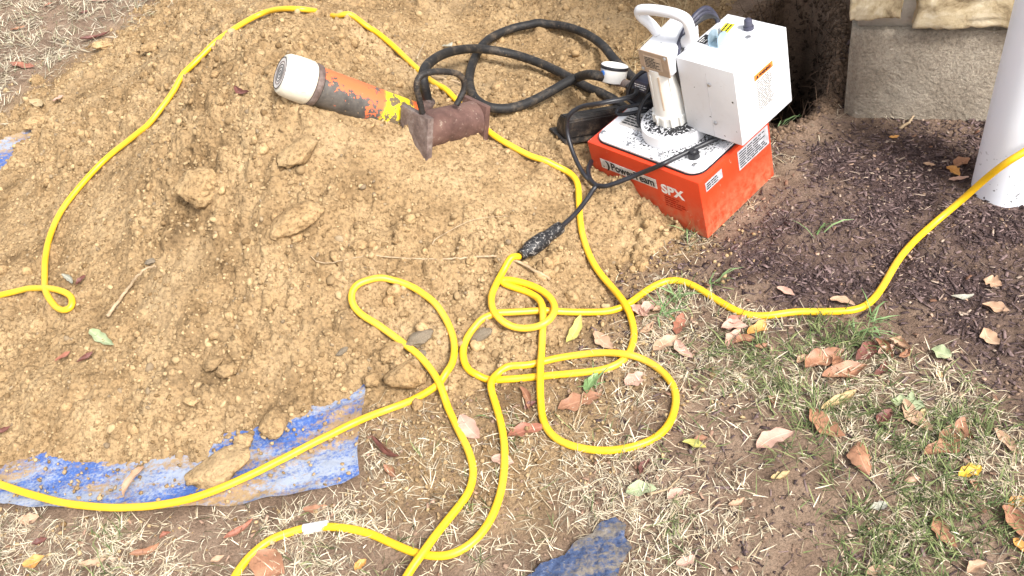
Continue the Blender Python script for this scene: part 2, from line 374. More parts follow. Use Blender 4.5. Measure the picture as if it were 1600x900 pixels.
m = Mat('muddy_blue_plastic', 0.28, 0.5); pos = m.n('NewGeometry').outputs['Position']
c = m.ramp(m.noise(90, 4, 0.7, pos), [(0.3, (0.012, 0.02, 0.055)), (0.7, (0.075, 0.11, 0.21))])
sm = m.n('Mapping'); m.l(pos, sm.inputs['Vector']); sm.inputs['Rotation'].default_value = (0, 0, -0.9); sm.inputs['Scale'].default_value = (0.5, 2.0, 1)
dirt = m.math('ADD', m.noise(9, 6, 0.75, sm.outputs[0]), m.math('MULTIPLY', m.noise(120, 4, 0.7, pos), 0.40))
c = m.mix(m.ramp(dirt, [(0.65, (0, 0, 0)), (0.75, (0.92, 0.92, 0.92))]), c, m.ramp(m.noise(70, 5, 0.75, pos), [(0.3, (0.10, 0.08, 0.06)), (0.7, (0.25, 0.215, 0.17))]))
m.color(c); m.bumpn(m.noise(60, 4, 0.6, pos), 0.6, 0.006); M_MUDTARP = m.m
# masonry
m = Mat('cast_concrete', 0.9, 0.15); pos = m.n('NewGeometry').outputs['Position']
c = m.ramp(m.noise(8, 6, 0.7, pos), [(0.3, (0.26, 0.22, 0.17)), (0.55, (0.39, 0.335, 0.265)), (0.8, (0.50, 0.44, 0.35))])
c = m.mix(1.0, c, m.ramp(m.noise(150, 5, 0.75, pos), [(0.3, (0.55, 0.52, 0.5)), (0.5, (1, 1, 1)), (0.75, (1.4, 1.36, 1.3))]), 'MULTIPLY')
c = m.mix(m.ramp(m.noise(42, 3, 0.5, pos), [(0.68, (0, 0, 0)), (0.71, (0.8, 0.8, 0.8))]), c, (0.60, 0.53, 0.43))
c = m.mix(m.ramp(m.noise(3.2, 5, 0.65, pos), [(0.5, (0, 0, 0)), (0.7, (0.5, 0.5, 0.5))]), c, (0.50, 0.45, 0.37))
m.color(c); m.bumpn(m.noise(38, 5, 0.7, pos), 0.9, 0.009); m.bumpn(m.noise(140, 6, 0.7, pos), 1.0, 0.005); M_CONC = m.m
m = Mat('mortar', 0.9, 0.15); pos = m.n('NewGeometry').outputs['Position']
m.color(m.ramp(m.noise(25, 6, 0.7, pos), [(0.3, (0.44, 0.40, 0.34)), (0.7, (0.64, 0.59, 0.52))])); m.bumpn(m.noise(120, 6, 0.7, pos), 0.8, 0.004); M_MORT = m.m
m = Mat('split_limestone', 0.9, 0.15); pos = m.n('NewGeometry').outputs['Position']
c = m.ramp(m.noise(14, 7, 0.72, pos, 0.6), [(0.28, (0.19, 0.13, 0.065)), (0.45, (0.50, 0.40, 0.25)), (0.62, (0.66, 0.57, 0.41)), (0.8, (0.74, 0.68, 0.55))])
m.color(c); m.bumpn(m.noise(70, 7, 0.7, pos), 0.7, 0.004); M_STONE = m.m
m = Mat('field_stone', 0.8, 0.25); v = m.coord()
m.color(m.ramp(m.noise(18, 6, 0.7, v, 0.8), [(0.3, (0.12, 0.09, 0.06)), (0.5, (0.27, 0.215, 0.15)), (0.72, (0.42, 0.36, 0.28))])); m.bumpn(m.noise(60, 6, 0.7, v), 0.8, 0.004); M_ROCK = m.m
m = Mat('dry_wood', 0.8, 0.2); v = m.coord(); m.color(m.ramp(m.noise(60, 5, 0.7, v), [(0.3, (0.26, 0.18, 0.10)), (0.7, (0.50, 0.38, 0.25))])); M_TWIG = m.m
LEAFCOL = {'tan': ((0.36, 0.215, 0.13), (0.52, 0.35, 0.235)), 'brown': ((0.22, 0.10, 0.055), (0.42, 0.215, 0.125)), 'pink': ((0.40, 0.22, 0.165), (0.60, 0.40, 0.31)),
           'orange': ((0.46, 0.20, 0.05), (0.66, 0.35, 0.10)), 'yellow': ((0.66, 0.36, 0.03), (0.80, 0.52, 0.06)), 'pale': ((0.26, 0.31, 0.16), (0.40, 0.44, 0.27)),
           'cream': ((0.40, 0.28, 0.13), (0.56, 0.42, 0.23)), 'maroon': ((0.09, 0.035, 0.028), (0.22, 0.085, 0.065)), 'green': ((0.11, 0.20, 0.07), (0.24, 0.34, 0.14)), 'olive': ((0.32, 0.31, 0.08), (0.55, 0.48, 0.14)),
           'red': ((0.23, 0.085, 0.05), (0.41, 0.17, 0.11)), 'grey': ((0.28, 0.27, 0.21), (0.42, 0.41, 0.34))}
M_LEAF = {}
for k, (lo, hi) in LEAFCOL.items():
    m = Mat('leaf_' + k, 0.45, 0.4); uv = m.attr('LeafUV'); pos = m.coord()
    c = m.ramp(m.noise(35, 5, 0.65, pos), [(0.3, lo), (0.7, hi)])
    rib = m.ramp(m.math('ABSOLUTE', m.math('SUBTRACT', sep(m, uv, 1), 0.5)), [(0.0, (0.7, 0.7, 0.7)), (0.035, (0, 0, 0))])
    c = m.mix(rib, c, tuple(min(1, x * 1.25 + 0.04) for x in hi))
    c = m.mix(m.ramp(m.noise(75, 5, 0.7, pos), [(0.62, (0, 0, 0)), (0.70, (0.75, 0.75, 0.75))]), c, tuple(x * 0.35 for x in lo))
    vein = m.n('TexWave', Scale=5.0, Distortion=0.6); vein.wave_type = 'BANDS'
    ve = m.n('CombineXYZ'); ab = m.math('ABSOLUTE', m.math('SUBTRACT', sep(m, uv, 1), 0.5)); m.l(m.math('SUBTRACT', sep(m, uv, 0), ab), ve.inputs[0]); m.l(ve.outputs[0], vein.inputs['Vector'])
    m.bumpn(vein.outputs['Fac'], 0.25, 0.001); m.bumpn(m.noise(60, 3, 0.6, pos), 0.4, 0.003); m.color(c); M_LEAF[k] = m.m

# ------------------------------------------------------------------ the lie of the land
PUMP_R = np.array(Matrix.Rotation(np.linalg.norm([-.0287, -.1096, .6187]), 3, Vector((-.0287, -.1096, .6187))))
PUMP_O = np.array([.4435, 1.5775, .0003])
def pump_pt(x, y, z): return PUMP_R @ np.array([x, y, z]) + PUMP_O

# heights of the heap read at picture points: (px, py, z)
HEAP = [(0, 735, .012), (200, 735, .014), (300, 695, .03), (440, 640, .028), (575, 608, .02), (700, 600, .018), (790, 565, .012), (900, 500, .008), (975, 420, .0), (1010, 350, .02), (1106, 388, -.04), (1150, 335, -.04), (1060, 392, -.025), (1205, 280, -.04), (985, 310, .05), (930, 275, .065),
        (910, 240, .07), (890, 205, .075), (900, 150, .075), (300, 300, .22), (450, 270, .27), (440, 170, .355), (400, 70, .35), (480, 15, .31), (560, 130, .30), (250, 180, .22), (150, 150, .06), (60, 165, .012), (150, 100, .012),
        (250, 45, .03), (340, 0, .04), (300, 30, .09), (240, 95, .10), (1305, 60, -.05), (1300, 0, -.05), (1308, 140, -.05), (1290, -60, -.05), (100, 330, .10), (70, 450, .07), (40, 600, .045), (200, 550, .08), (300, 600, .07), (400, 560, .075), (350, 450, .14), (500, 400, .17), (600, 290, .21), (600, 500, .075),
        (700, 450, .08), (700, 290, .175), (760, 225, .16), (640, 150, .22), (850, 300, .095), (850, 100, .08), (740, 110, .11), (650, 40, .17), (800, 20, .09), (950, 60, .06), (1000, 100, .05), (1040, 30, .045), (0, 330, .03), (0, 240, .0), (-80, 500, .03), (-80, 720, .0),
        (60, 775, -.025), (150, 775, -.025), (250, 765, -.025), (400, 735, -.02), (520, 700, -.02), (560, 660, -.012), (200, 690, .03), (350, 650, .035), (100, 690, .03), (470, 600, .04), (650, 640, -.008), (760, 620, -.012)]
HP = np.array([[*pl(a, b, z)[:2], z] for a, b, z in HEAP] +
              [(-1.9, 1.6, -.08), (-1.5, 1.2, -.08), (-1.0, 1.15, -.06), (-.5, 1.15, -.05), (0, 1.2, -.03), (.35, 1.25, -.03), (.75, 1.5, -.05), (.85, 1.8, -.05), (.75, 2.3, -.03), (-1.9, 2.2, -.06), (-2.2, 3.0, -.1),
               (-1.9, 3.9, -.1), (-1.2, 4.2, -.03), (-.4, 4.3, .03), (.3, 4.0, .03), (.8, 3.2, -.02), (1.1, 2.6, -.06), (1.4, 3.5, -.1), (0, 4.9, -.08), (-1.0, 4.9, -.1), (.9, 4.5, -.1)])
def _tps(d2): return np.where(d2 > 1e-12, 0.5 * d2 * np.log(np.maximum(d2, 1e-12)), 0)
_n = len(HP); _K = _tps(((HP[:, None, :2] - HP[None, :, :2]) ** 2).sum(-1)) + np.eye(_n) * 3e-4
_P = np.c_[np.ones(_n), HP[:, :2]]; _A = np.block([[_K, _P], [_P.T, np.zeros((3, 3))]])
_W = np.linalg.solve(_A, np.r_[HP[:, 2], 0, 0, 0])
def _heap_exact(x, y):
    r = _W[_n] + _W[_n + 1] * x + _W[_n + 2] * y
    for i in range(_n): r = r + _W[i] * _tps((x - HP[i, 0]) ** 2 + (y - HP[i, 1]) ** 2)
    far = np.maximum(0, np.hypot((x + .4) / 2.0, (y - 2.7) / 2.1) - 1.0)
    return np.clip(r, -.2, .5) - far * 0.6
_gx = np.arange(-3.2, 2.2, .018); _gy = np.arange(-.2, 5.6, .018); _GX, _GY = np.meshgrid(_gx, _gy); _GH = _heap_exact(_GX, _GY)
def heap_macro(x, y):
    u = np.clip((x + 3.2) / .018, 0, len(_gx) - 2.001); v = np.clip((y + .2) / .018, 0, len(_gy) - 2.001); i = u.astype(int); j = v.astype(int); fu = u - i; fv = v - j
    return (_GH[j, i] * (1 - fu) + _GH[j, i + 1] * fu) * (1 - fv) + (_GH[j + 1, i] * (1 - fu) + _GH[j + 1, i + 1] * fu) * fv
PIT = ppoly([(1210, 215), (1250, 190), (1280, 165), (1292, 120), (1294, 60), (1290, 20), (1268, 2), (1228, 10), (1190, 40), (1160, 95), (1170, 160)])
_cx = PUMP_O + PUMP_R @ np.array([.245, .0, 0])
def ground_macro(x, y):
    z = 0.012 * fbm(x, y, 1.1, 2, 40)
    z = z + 0.024 * np.exp(-((x - _cx[0]) ** 2 + (y - _cx[1]) ** 2) / (2 * .09 ** 2)) - .004 * np.exp(-((x - PUMP_O[0]) ** 2 + (y - PUMP_O[1]) ** 2) / (2 * .05 ** 2))
    s = sdf(PIT, x, y) + 0.035 * fbm(x, y, 8, 4, 61)
    z = z - 1.1 * sstep(-0.015, 0.10, s) + 0.03 * np.exp(-((s + 0.03) / 0.03) ** 2)
    return z
GRASSY = ppoly([(1090, 520), (1200, 500), (1340, 515), (1480, 570), (1560, 660), (1700, 690), (1700, 1000), (1330, 1000), (1290, 860), (1200, 700), (1110, 600)])
MULCHP = ppoly([(1225, 215), (1330, 178), (1500, 172), (1700, 160), (1750, 300), (1700, 720), (1580, 660), (1490, 560), (1340, 505), (1170, 485), (1050, 425), (1085, 385), (1140, 350), (1205, 285)])
SPILL = ppoly([(560, 600), (790, 520), (960, 380), (1030, 330), (1090, 380), (1030, 450), (1000, 520), (1040, 600), (930, 720), (860, 800), (700, 820), (600, 790), (570, 700)])
TARPP_PX = [(-120, 800), (0, 797), (80, 803), (170, 808), (270, 804), (375, 800), (430, 789), (480, 780), (540, 765), (566, 751), (563, 715), (566, 690), (575, 640), (577, 612), (520, 560), (480, 420), (420, 250), (300, 110), (236, 92), (200, 92), (165, 97), (148, 112), (152, 130), (70, 205), (25, 222), (-10, 240), (-60, 300), (-160, 420), (-200, 650)]
TARPP = ppoly(TARPP_PX)
def ground_z(x, y):
    z = ground_macro(x, y)
    mul = sstep(-.04, .05, sdf(MULCHP, x, y) + .03 * fbm(x, y, 8, 2, 5))
    z = z + 0.004 * fbm(x, y, 14, 4, 21) + mul * (0.005 * fbm(x, y, 45, 3, 31)) + 0.5 * clod(x, y, .022, .35, 71) * (0.5 + fbm(x, y, 3, 2, 3))
    inpit = sstep(-.03, .06, sdf(PIT, x, y))
    return z + inpit * (.07 * fbm(x, y, 16, 4, 88))
PACKED = [(*pl(a, b, z)[:2], s_) for a, b, z, s_ in [(820, 110, .09, .15), (900, 210, .08, .10), (40, 400, .07, .13), (60, 620, .05, .12), (560, 640, .03, .07), (700, 60, .13, .10)]]
def rubble(x, y):
    """0 where the soil was patted smooth, 1 where it lies loose"""
    r = sstep(-.16, .22, fbm(x, y, 2.6, 3, 12) + .15)
    for cx, cy, s_ in PACKED: r = r * (1 - .85 * np.exp(-((x - cx) ** 2 + (y - cy) ** 2) / (2 * s_ * s_)))
    return r
def heap_z(x, y, fine=True):
    z = heap_macro(x, y)
    lo = rubble(x, y)
    z = z + .014 * fbm(x, y, 4.5, 3, 50) + (.012 + .012 * lo) * fbm(x, y, 13, 4, 51, .5)
    if fine:
        z = z + lo * (.8 * clod(x, y, .055, .45, 110) + .75 * clod(x + .3, y, .026, .55, 120)) + (.75 + .25 * lo) * .95 * clod(x, y + .2, .0135, .7, 130)
    return z
def surf(x, y, fine=False):
    # the land, with the tarp where it lies bare
    x = np.atleast_1d(np.asarray(x, float)); y = np.atleast_1d(np.asarray(y, float))
    if fine: return np.maximum(ground_z(x, y), heap_z(x, y))
    g = ground_macro(x, y); g = np.where(sdf(TARPP, x, y) > 0, g + .021, g + .002)
    return np.maximum(g, heap_macro(x, y) + .014 * fbm(x, y, 4.5, 3, 50) + .008)
def onsurf(px, py, dz=0.0, fine=False):
    """where the sight line through a picture point meets the land raised by dz"""
    d = ray(px, py); t = np.linspace(.9, 5.2, 620); Q = CAM + d * t[:, None]
    g = Q[:, 2] - surf(Q[:, 0], Q[:, 1], fine) - dz
    i = np.argmax(g < 0) if (g < 0).any() else len(t) - 1
    j = max(i - 1, 0); w_ = g[j] / (g[j] - g[i]) if g[j] > g[i] else 1.0
    return CAM + d * (t[j] + (t[i] - t[j]) * np.clip(w_, 0, 1))

def axis(segs):
    out = [segs[0][0]]
    for a, b, st0, st1 in segs:
        x = a; s = st0; L = b - a
        while x < b - 1e-9:
            s = st0 + (st1 - st0) * (x - a) / L; x = min(b, x + s); out.append(x)
    return np.array(out)
def grid(xs, ys, fz):
    X, Y = np.meshgrid(xs, ys); Z = fz(X.ravel(), Y.ravel()); V = np.c_[X.ravel(), Y.ravel(), Z]
    nx, ny = len(xs), len(ys); j, i = np.meshgrid(np.arange(ny - 1), np.arange(nx - 1), indexing='ij')
    a = (j * nx + i).ravel(); F = np.c_[a, a + 1, a + nx + 1, a + nx]; return V, F

xs = axis([(-60, -2.6, 9, .12), (-2.6, -1.2, .06, .012), (-1.2, 1.55, .011, .011), (1.55, 2.6, .02, .1), (2.6, 60, .2, 10)])
ys = axis([(-60, .2, 9, .12), (.2, .6, .03, .009), (.6, 2.7, .008, .009), (2.7, 5.5, .012, .05), (5.5, 60, .1, 10)])
V, F = grid(xs, ys, ground_z)
x, y = V[:, 0], V[:, 1]
zc = np.zeros((len(V), 3))
mound_here = heap_macro(x, y)
zc[:, 0] = np.clip(np.maximum(sstep(-.03, .012, mound_here), sstep(-.09, .09, sdf(SPILL, x, y) + .09 * fbm(x, y, 7, 4, 90)) * .8), 0, 1)
zc[:, 1] = sstep(-.08, .16, sdf(MULCHP, x, y) + .14 * fbm(x, y, 6, 4, 91)) * (.65 + .35 * sstep(-.25, .1, fbm(x, y, 5, 4, 191)))
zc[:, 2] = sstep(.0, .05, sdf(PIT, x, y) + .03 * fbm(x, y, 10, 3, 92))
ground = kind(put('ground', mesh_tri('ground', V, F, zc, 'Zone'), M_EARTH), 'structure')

# the heap of dug soil
xs = axis([(-2.2, -1.3, .012, .006), (-1.3, .85, .0038, .0038), (.85, 1.3, .01, .014)])
ys = axis([(1.1, 2.7, .0037, .0042), (2.7, 4.9, .006, .013)])
V, F = grid(xs, ys, heap_z)
keep = V[:, 2] > ground_macro(V[:, 0], V[:, 1]) - .018
inP = sdf(PIT, V[:, 0], V[:, 1]) > -.012; keep &= ~inP
F = F[keep[F].all(1)]; used = np.unique(F); re = np.full(len(V), -1); re[used] = np.arange(len(used))
heap = kind(put('dirt_mound', mesh_tri('dirt_mound', V[used], re[F]), M_SOIL), 'structure')

# ------------------------------------------------------------------ crumbs and clods
def ico(sub):
    bm = bmesh.new(); bmesh.ops.create_icosphere(bm, subdivisions=sub, radius=1)
    V = np.array([v.co[:] for v in bm.verts]); F = np.array([[v.index for v in f.verts] for f in bm.faces]); bm.free(); return V, F
def rotmats(n):
    q = rng.normal(size=(n, 4)); q /= np.linalg.norm(q, axis=1)[:, None]; a, b, c, d = q.T
    return np.stack([np.stack([1 - 2 * (c * c + d * d), 2 * (b * c - a * d), 2 * (b * d + a * c)], -1), np.stack([2 * (b * c + a * d), 1 - 2 * (b * b + d * d), 2 * (c * d - a * b)], -1), np.stack([2 * (b * d - a * c), 2 * (c * d + a * b), 1 - 2 * (b * b + c * c)], -1)], -2)
def scatter_lumps(P, size, col, sub=1, jag=.28, nvar=12):
    V0, F0 = ico(sub); n = len(P)
    var = np.stack([V0 * (1 + rng.uniform(-jag, jag, (len(V0), 1))) for _ in range(nvar)])
    B = var[rng.integers(0, nvar, n)] * (size[:, None] * rng.uniform(.42, 1.15, (n, 3)))[:, None, :]
    R = rotmats(n); VV = np.einsum('nij,nkj->nki', R, B) + P[:, None, :]
    FF = F0[None] + (np.arange(n) * len(V0))[:, None, None]
    return VV.reshape(-1, 3), FF.reshape(-1, 3), np.repeat(col, len(V0), 0)
def heap_points(n, maxy=3.9, edge=-.01, lo_=.16):
    x = rng.uniform(-1.7, .85, n * 4); y = 1.15 + (maxy - 1.15) * rng.uniform(0, 1, n * 4) ** 1.25
    hz = heap_z(x, y); gz = ground_z(x, y); ok = (hz > gz + edge) & (rng.uniform(0, 1, n * 4) < lo_ + (1 - lo_) * rubble(x, y)) & (sdf(PIT, x, y) < -.03)
    return np.c_[x, y, np.maximum(hz, gz)][ok][:n]
def soil_tints(n):
    t = rng.uniform(0, 1, (n, 1)); c = np.array([.19, .12, .057]) * (1 - t) + np.array([.48, .345, .19]) * t
    g = rng.uniform(0, 1, (n, 1)) < .06; return np.where(g, c * .55 + np.array([.10, .085, .065]), c)
P = heap_points(28000, lo_=.7); s = .0018 + .0036 * rng.uniform(0, 1, len(P)) ** 1.5; P[:, 2] += s * .2
v1, f1, c1 = scatter_lumps(P, s, soil_tints(len(P)), 1, .42)
P = heap_points(4400); s = .0042 + .0062 * rng.uniform(0, 1, len(P)) ** 2.6; P[:, 2] += s * .15
v2, f2, c2 = scatter_lumps(P, s, soil_tints(len(P)), 2, .2)
# loose soil flung over the lawn and the tarp
P = np.c_[rng.uniform(-1.3, .75, 6000), rng.uniform(1.0, 2.0, 6000)]
d = np.maximum(sdf(SPILL, P[:, 0], P[:, 1]), sdf(TARPP, P[:, 0], P[:, 1]) * .25 - .06)
P = P[rng.uniform(-.16, .05, len(P)) < d + .02]
P = np.c_[P, ground_z(P[:, 0], P[:, 1]) + np.where(sdf(TARPP, P[:, 0], P[:, 1]) > 0, .02, .004)]; s = rng.uniform(.0015, .0058, len(P)); v3, f3, c3 = scatter_lumps(P, s, soil_tints(len(P)), 1, .3)
VV = np.r_[v1, v2, v3]; FF = np.r_[f1, f2 + len(v1), f3 + len(v1) + len(v2)]
kind(put('soil_crumbs', mesh_tri('soil_crumbs', VV, FF, np.r_[c1, c2, c3]), M_CRUMB, heap, smooth=False), 'stuff')

def clod_mesh(name, sub=3, jag=.22, seed=0, flat_=1.0):
    V0, F0 = ico(sub); off = Vector((seed * 3.7, seed * 1.3, seed * 7.1)); out = []
    for v in V0:
        p = Vector(v); d = 1 + jag * mnoise.fractal(p * 1.1 + off, 1.0, 2.0, 3) + (.5 if sub > 2 else .35) * jag * mnoise.fractal(p * 4.2 + off, .7, 2.1, 4)
        q = p * d
        # a few broken facets
        for k in range(5):
            nrm = Vector((math.sin(seed * 5 + k * 2.1), math.cos(seed * 3 + k * 1.7), math.sin(seed + k * 4.4))).normalized()
            h = q.dot(nrm)
            if h > .78: q = q - nrm * (h - .78) * .8
        out.append((q.x, q.y, q.z * flat_))
    return mesh_tri(name, np.array(out), F0)
cm = [clod_mesh('clod', 2, .32, i) for i in range(8)]
for me in cm: me.materials.append(M_CLOD)
P = heap_points(280, 3.6)
for i, p in enumerate(P[:270]):
    o = put('clod', cm[i % 8], None, heap, smooth=True); s = .0085 + .0095 * random.random() ** 2.2
    o.scale = (s * random.uniform(.8, 1.25), s * random.uniform(.8, 1.2), s * random.uniform(.65, 1)); o.rotation_euler = (random.uniform(0, 6.28), random.uniform(0, 6.28), random.uniform(0, 6.28))
    o.location = (p[0], p[1], p[2] + s * .2)
def big_clod(px, py, wpx, hpx, label, seed, mat=None, name='dirt_clod', cat='dirt clod', sink=.25, flat_=.72, sub=4, turn=0.3, group=None):
    p = onsurf(px, py + hpx * .18, 0); t = depth_of(p); r = wpx * t / FOC / 2; ry = max(hpx * t / FOC / 2, r * .45)
    me = clod_mesh(name, sub, .30, seed, 1.0); o = put(name, me, mat or M_CLOD)
    o.scale = (r, ry * 1.05, ry * flat_); o.rotation_euler = (random.uniform(-.2, .2), random.uniform(-.2, .2), turn)
    o.location = (p[0], p[1], p[2] + ry * flat_ * (1 - 2 * sink)); tag(o, label, cat, group); return o
big_clod(467, 238, 66, 42, 'rounded dirt clod high on the mound below the white-capped jack', 1)
big_clod(462, 335, 92, 56, 'broadest smooth dirt clod set into the middle of the mound', 2, sink=.42)
big_clod(318, 288, 66, 66, 'crumbling upright dirt lump with a dark gap beneath it on the left of the mound', 3, sink=.3)
big_clod(346, 722, 112, 62, 'biggest flat dirt clod lying on the blue tarp beside the cord', 4, sink=.3, flat_=.6)
big_clod(432, 659, 46, 46, 'blocky dirt clod at the upper torn edge of the blue tarp', 5, sink=.25)
big_clod(381, 688, 32, 26, 'small dirt clod on the tarp just above the biggest clod', 6)
big_clod(634, 586, 58, 52, 'large angular dirt clod under the yellow cord loop', 7, sink=.22)
big_clod(612, 548, 42, 34, 'round dirt clod touching the cord above the large angular clod', 8)
big_clod(582, 592, 26, 26, 'smaller dirt clod just left of the large angular clod', 9)
big_clod(356, 578, 36, 30, 'round dirt clod, nearer of a pair low on the mound', 10)
big_clod(334, 566, 32, 26, 'dirt clod, farther of a pair low on the mound', 11)
big_clod(240, 72, 44, 22, 'long dark-bottomed dirt clod at the back left edge of the mound', 12)
big_clod(162, 70, 30, 20, 'dirt clod at the lawn edge beside the dark curled leaf', 13)
big_clod(60, 190, 48, 26, 'flat dirt clod on the lawn at the far left foot of the mound', 14)
big_clod(562, 382, 24, 20, 'small round dirt clod right above the thin root', 15)
big_clod(300, 625, 24, 22, 'rounded dirt clod at the foot of the mound near the tarp', 16)
big_clod(737, 405, 20, 16, 'small dirt clod beside the thin root near the black plug', 17)
big_clod(655, 527, 46, 28, 'pale grey stone lying inside the cord loop', 21, M_ROCK, 'stone', 'stone')
big_clod(752, 522, 34, 22, 'grey brown stone by the cord left of the small loop', 22, M_ROCK, 'stone', 'stone')
big_clod(658, 553, 18, 16, 'tiny dark stone between the pale stone and the angular clod', 23, M_ROCK, 'stone', 'stone')
big_clod(536, 548, 22, 12, 'dark flat stone on the mound left of the cord loop', 24, M_ROCK, 'stone', 'stone')
big_clod(236, 408, 20, 11, 'small grey stone at the upper end of the bent twig', 25, M_ROCK, 'stone', 'stone')

# ------------------------------------------------------------------ house corner: stone on a concrete footing
def frame_z(o, z, xhint):
    z = Vector(z).normalized(); x = Vector(xhint); x = (x - z * x.dot(z)).normalized(); y = z.cross(x)
    return Matrix(((x.x, y.x, z.x, o[0]), (x.y, y.y, z.y, o[1]), (x.z, y.z, z.z, o[2]), (0, 0, 0, 1)))
CORNER = pl(1318, 183); WA = math.radians(-25)
wall_M = Matrix.Translation(Vector(CORNER)) @ Matrix.Rotation(WA, 4, 'Z')       # local x along the front face, y into the house, z up
wall = empty('house_wall', mat=wall_M); tag(wall, 'house corner of rough cream stone on a grey concrete footing', 'wall')
def rough_block(name, lo, hi, cuts, amp, freq, seed, bev=0.006, chamfer=0, chisel=0):
    bm = bmesh.new(); bmesh.ops.create_cube(bm, size=1); lo = Vector(lo); hi = Vector(hi)
    for v in bm.verts: v.co = Vector([(lo[i] + hi[i]) / 2 + v.co[i] * (hi[i] - lo[i]) for i in range(3)])
    if chamfer:
        es = [e for e in bm.edges if all(abs(v.co.x - lo.x) < 1e-6 and abs(v.co.y - lo.y) < 1e-6 for v in e.verts)]
        bmesh.ops.bevel(bm, geom=es, offset=chamfer, segments=1, affect='EDGES')
    bmesh.ops.subdivide_edges(bm, edges=bm.edges[:], cuts=cuts, use_grid_fill=True)
    off = Vector((seed * 2.3, seed * 5.1, seed * 1.9)); c = (lo + hi) / 2
    for v in bm.verts:
        p = Vector(v.co); n = mnoise.fractal(p * freq + off, 1.0, 2.0, 5); q = mnoise.noise_vector(p * freq * .6 + off)
        if chisel:
            s3_ = Vector((p.x * 14, p.y * 14, p.z * 30)) + off; dd = mnoise.voronoi(s3_)[0]; n = n * .6 + (dd[0] - .5) * 1.1 - .5 * max(0, .12 - (dd[1] - dd[0])) * 6
        v.co = p + (p - c).normalized() * n * amp + q * amp * .5
    return mesh_bm(name, bm)
put('footing', rough_block('footing', (0, 0, -.95), (2.4, 1.8, .237), 44, .0025, 14, 3, chamfer=.022), M_CONC, wall)
put('mortar_bed', rough_block('mortar_bed', (.012, .014, .2395), (2.4, 1.79, 1.6), 30, .002, 14, 5), M_MORT, wall)
sr = random.Random(5); z0 = .276; row = 0
while z0 < 1.5:
    hgt = [.17, .13, .19, .15, .16, .14, .18, .15][row % 8]
    x0 = -.004; k = 0
    while x0 < 2.25:
        L = ([.105, .30, .22, .34, .26, .3, .28, .3, .3] if row == 0 else [sr.uniform(.14, .34) for _ in range(20)])[k]
        drop = .022 if (row == 0 and k == 1) else 0
        put('stone', rough_block('stone', (x0, -.016 - sr.uniform(0, .012), z0 - drop), (min(x0 + L, 2.38), .12, z0 + hgt), 30 if (row == 0 and k < 4) else 6, .014, 11, row * 10 + k, chisel=1), M_STONE, wall)
        x0 += L + .030; k += 1
    y0 = .135
    while y0 < 1.6:
        put('stone', rough_block('stone', (-.012, y0, z0), (.1, y0 + .255, z0 + hgt), 6, .013, 9, 200 + row * 3 + y0), M_STONE, wall); y0 += .285
    z0 += hgt + .024; row += 1

# ------------------------------------------------------------------ white drain pipe
pb = pl(1568, 291); pt = depth_pt(1621, -12, 1.0)
pr = .067
vdir = Vector((0.02, -.01, 1))
pipe_M = frame_z((pb[0], pb[1], -.12), vdir, (1, 0, 0))
pipe = put('drain_pipe', lathe_mesh('drain_pipe', [(pr - .005, 0), (pr, .003), (pr, 1.9), (pr - .005, 1.903), (pr - .006, 1.5)], 48), M_PVC); pipe.matrix_world = pipe_M
tag(pipe, 'white plastic drain pipe standing in the mulch in front of the stone wall', 'pipe'); autosmooth(pipe)

# ------------------------------------------------------------------ tarp
def sheet(name, poly, step, zf, mat):
    lo = poly.min(0) - step; hi = poly.max(0) + step
    xs = np.arange(lo[0], hi[0], step); ys = np.arange(lo[1], hi[1], step); X, Y = np.meshgrid(xs, ys); x, y = X.ravel(), Y.ravel()
    s_ = sdf(poly, x, y); e = 1e-4
    for _ in range(2):
        gx = (sdf(poly, x + e, y) - sdf(poly, x - e, y)) / (2 * e); gy = (sdf(poly, x, y + e) - sdf(poly, x, y - e)) / (2 * e)
        s_ = sdf(poly, x, y); mv = (s_ < step * .45) & (s_ > -step * .75); x = np.where(mv, x - gx * s_, x); y = np.where(mv, y - gy * s_, y)
    s_ = sdf(poly, x, y); nx, ny = len(xs), len(ys); j, i = np.meshgrid(np.arange(ny - 1), np.arange(nx - 1), indexing='ij')
    a = (j * nx + i).ravel(); F = np.c_[a, a + 1, a + nx + 1, a + nx]; ok = s_ > -1e-3; F = F[ok[F].all(1)]
    V = np.c_[x, y, zf(x, y, s_)]; used = np.unique(F); re = np.full(len(V), -1); re[used] = np.arange(len(used))
    return put(name, mesh_tri(name, V[used], re[F]), mat)
def tarp_z(x, y, s_):
    return ground_macro(x, y) + .013 + .007 * fbm(x, y, 9, 3, 140) + .007 * np.abs(fbm(x * .6 + y * .35, y * 1.6 - x * .5, 14, 3, 141)) + np.exp(-np.maximum(s_, 0) / .02) * (.009 + .008 * fbm(x, y, 6, 2, 142))
tarp = sheet('tarp', TARPP, .009, tarp_z, M_TARP)
tag(tarp, 'dirty blue woven tarp spread under the dirt mound, torn front edge showing', 'tarp')
TP2 = ppoly([(826, 905), (848, 886), (884, 872), (900, 850), (922, 842), (940, 822), (962, 814), (980, 826), (976, 845), (990, 862), (970, 888), (962, 925), (930, 990), (860, 1000), (800, 960)])
def tarp2_z(x, y, s_):
    return ground_macro(x, y) + .007 + .011 * np.abs(fbm(x * 2.2 - y * .9, y * .55 + x * .5, 12, 3, 150)) + .008 * np.abs(fbm(x * 2 - y, y * .7 + x, 30, 2, 152)) + .003 * fbm(x, y, 45, 3, 151)
t2 = sheet('plastic_scrap', TP2, .006, tarp2_z, M_MUDTARP); tag(t2, 'crumpled mud-caked blue plastic scrap in the dry grass at the bottom', 'plastic sheet')

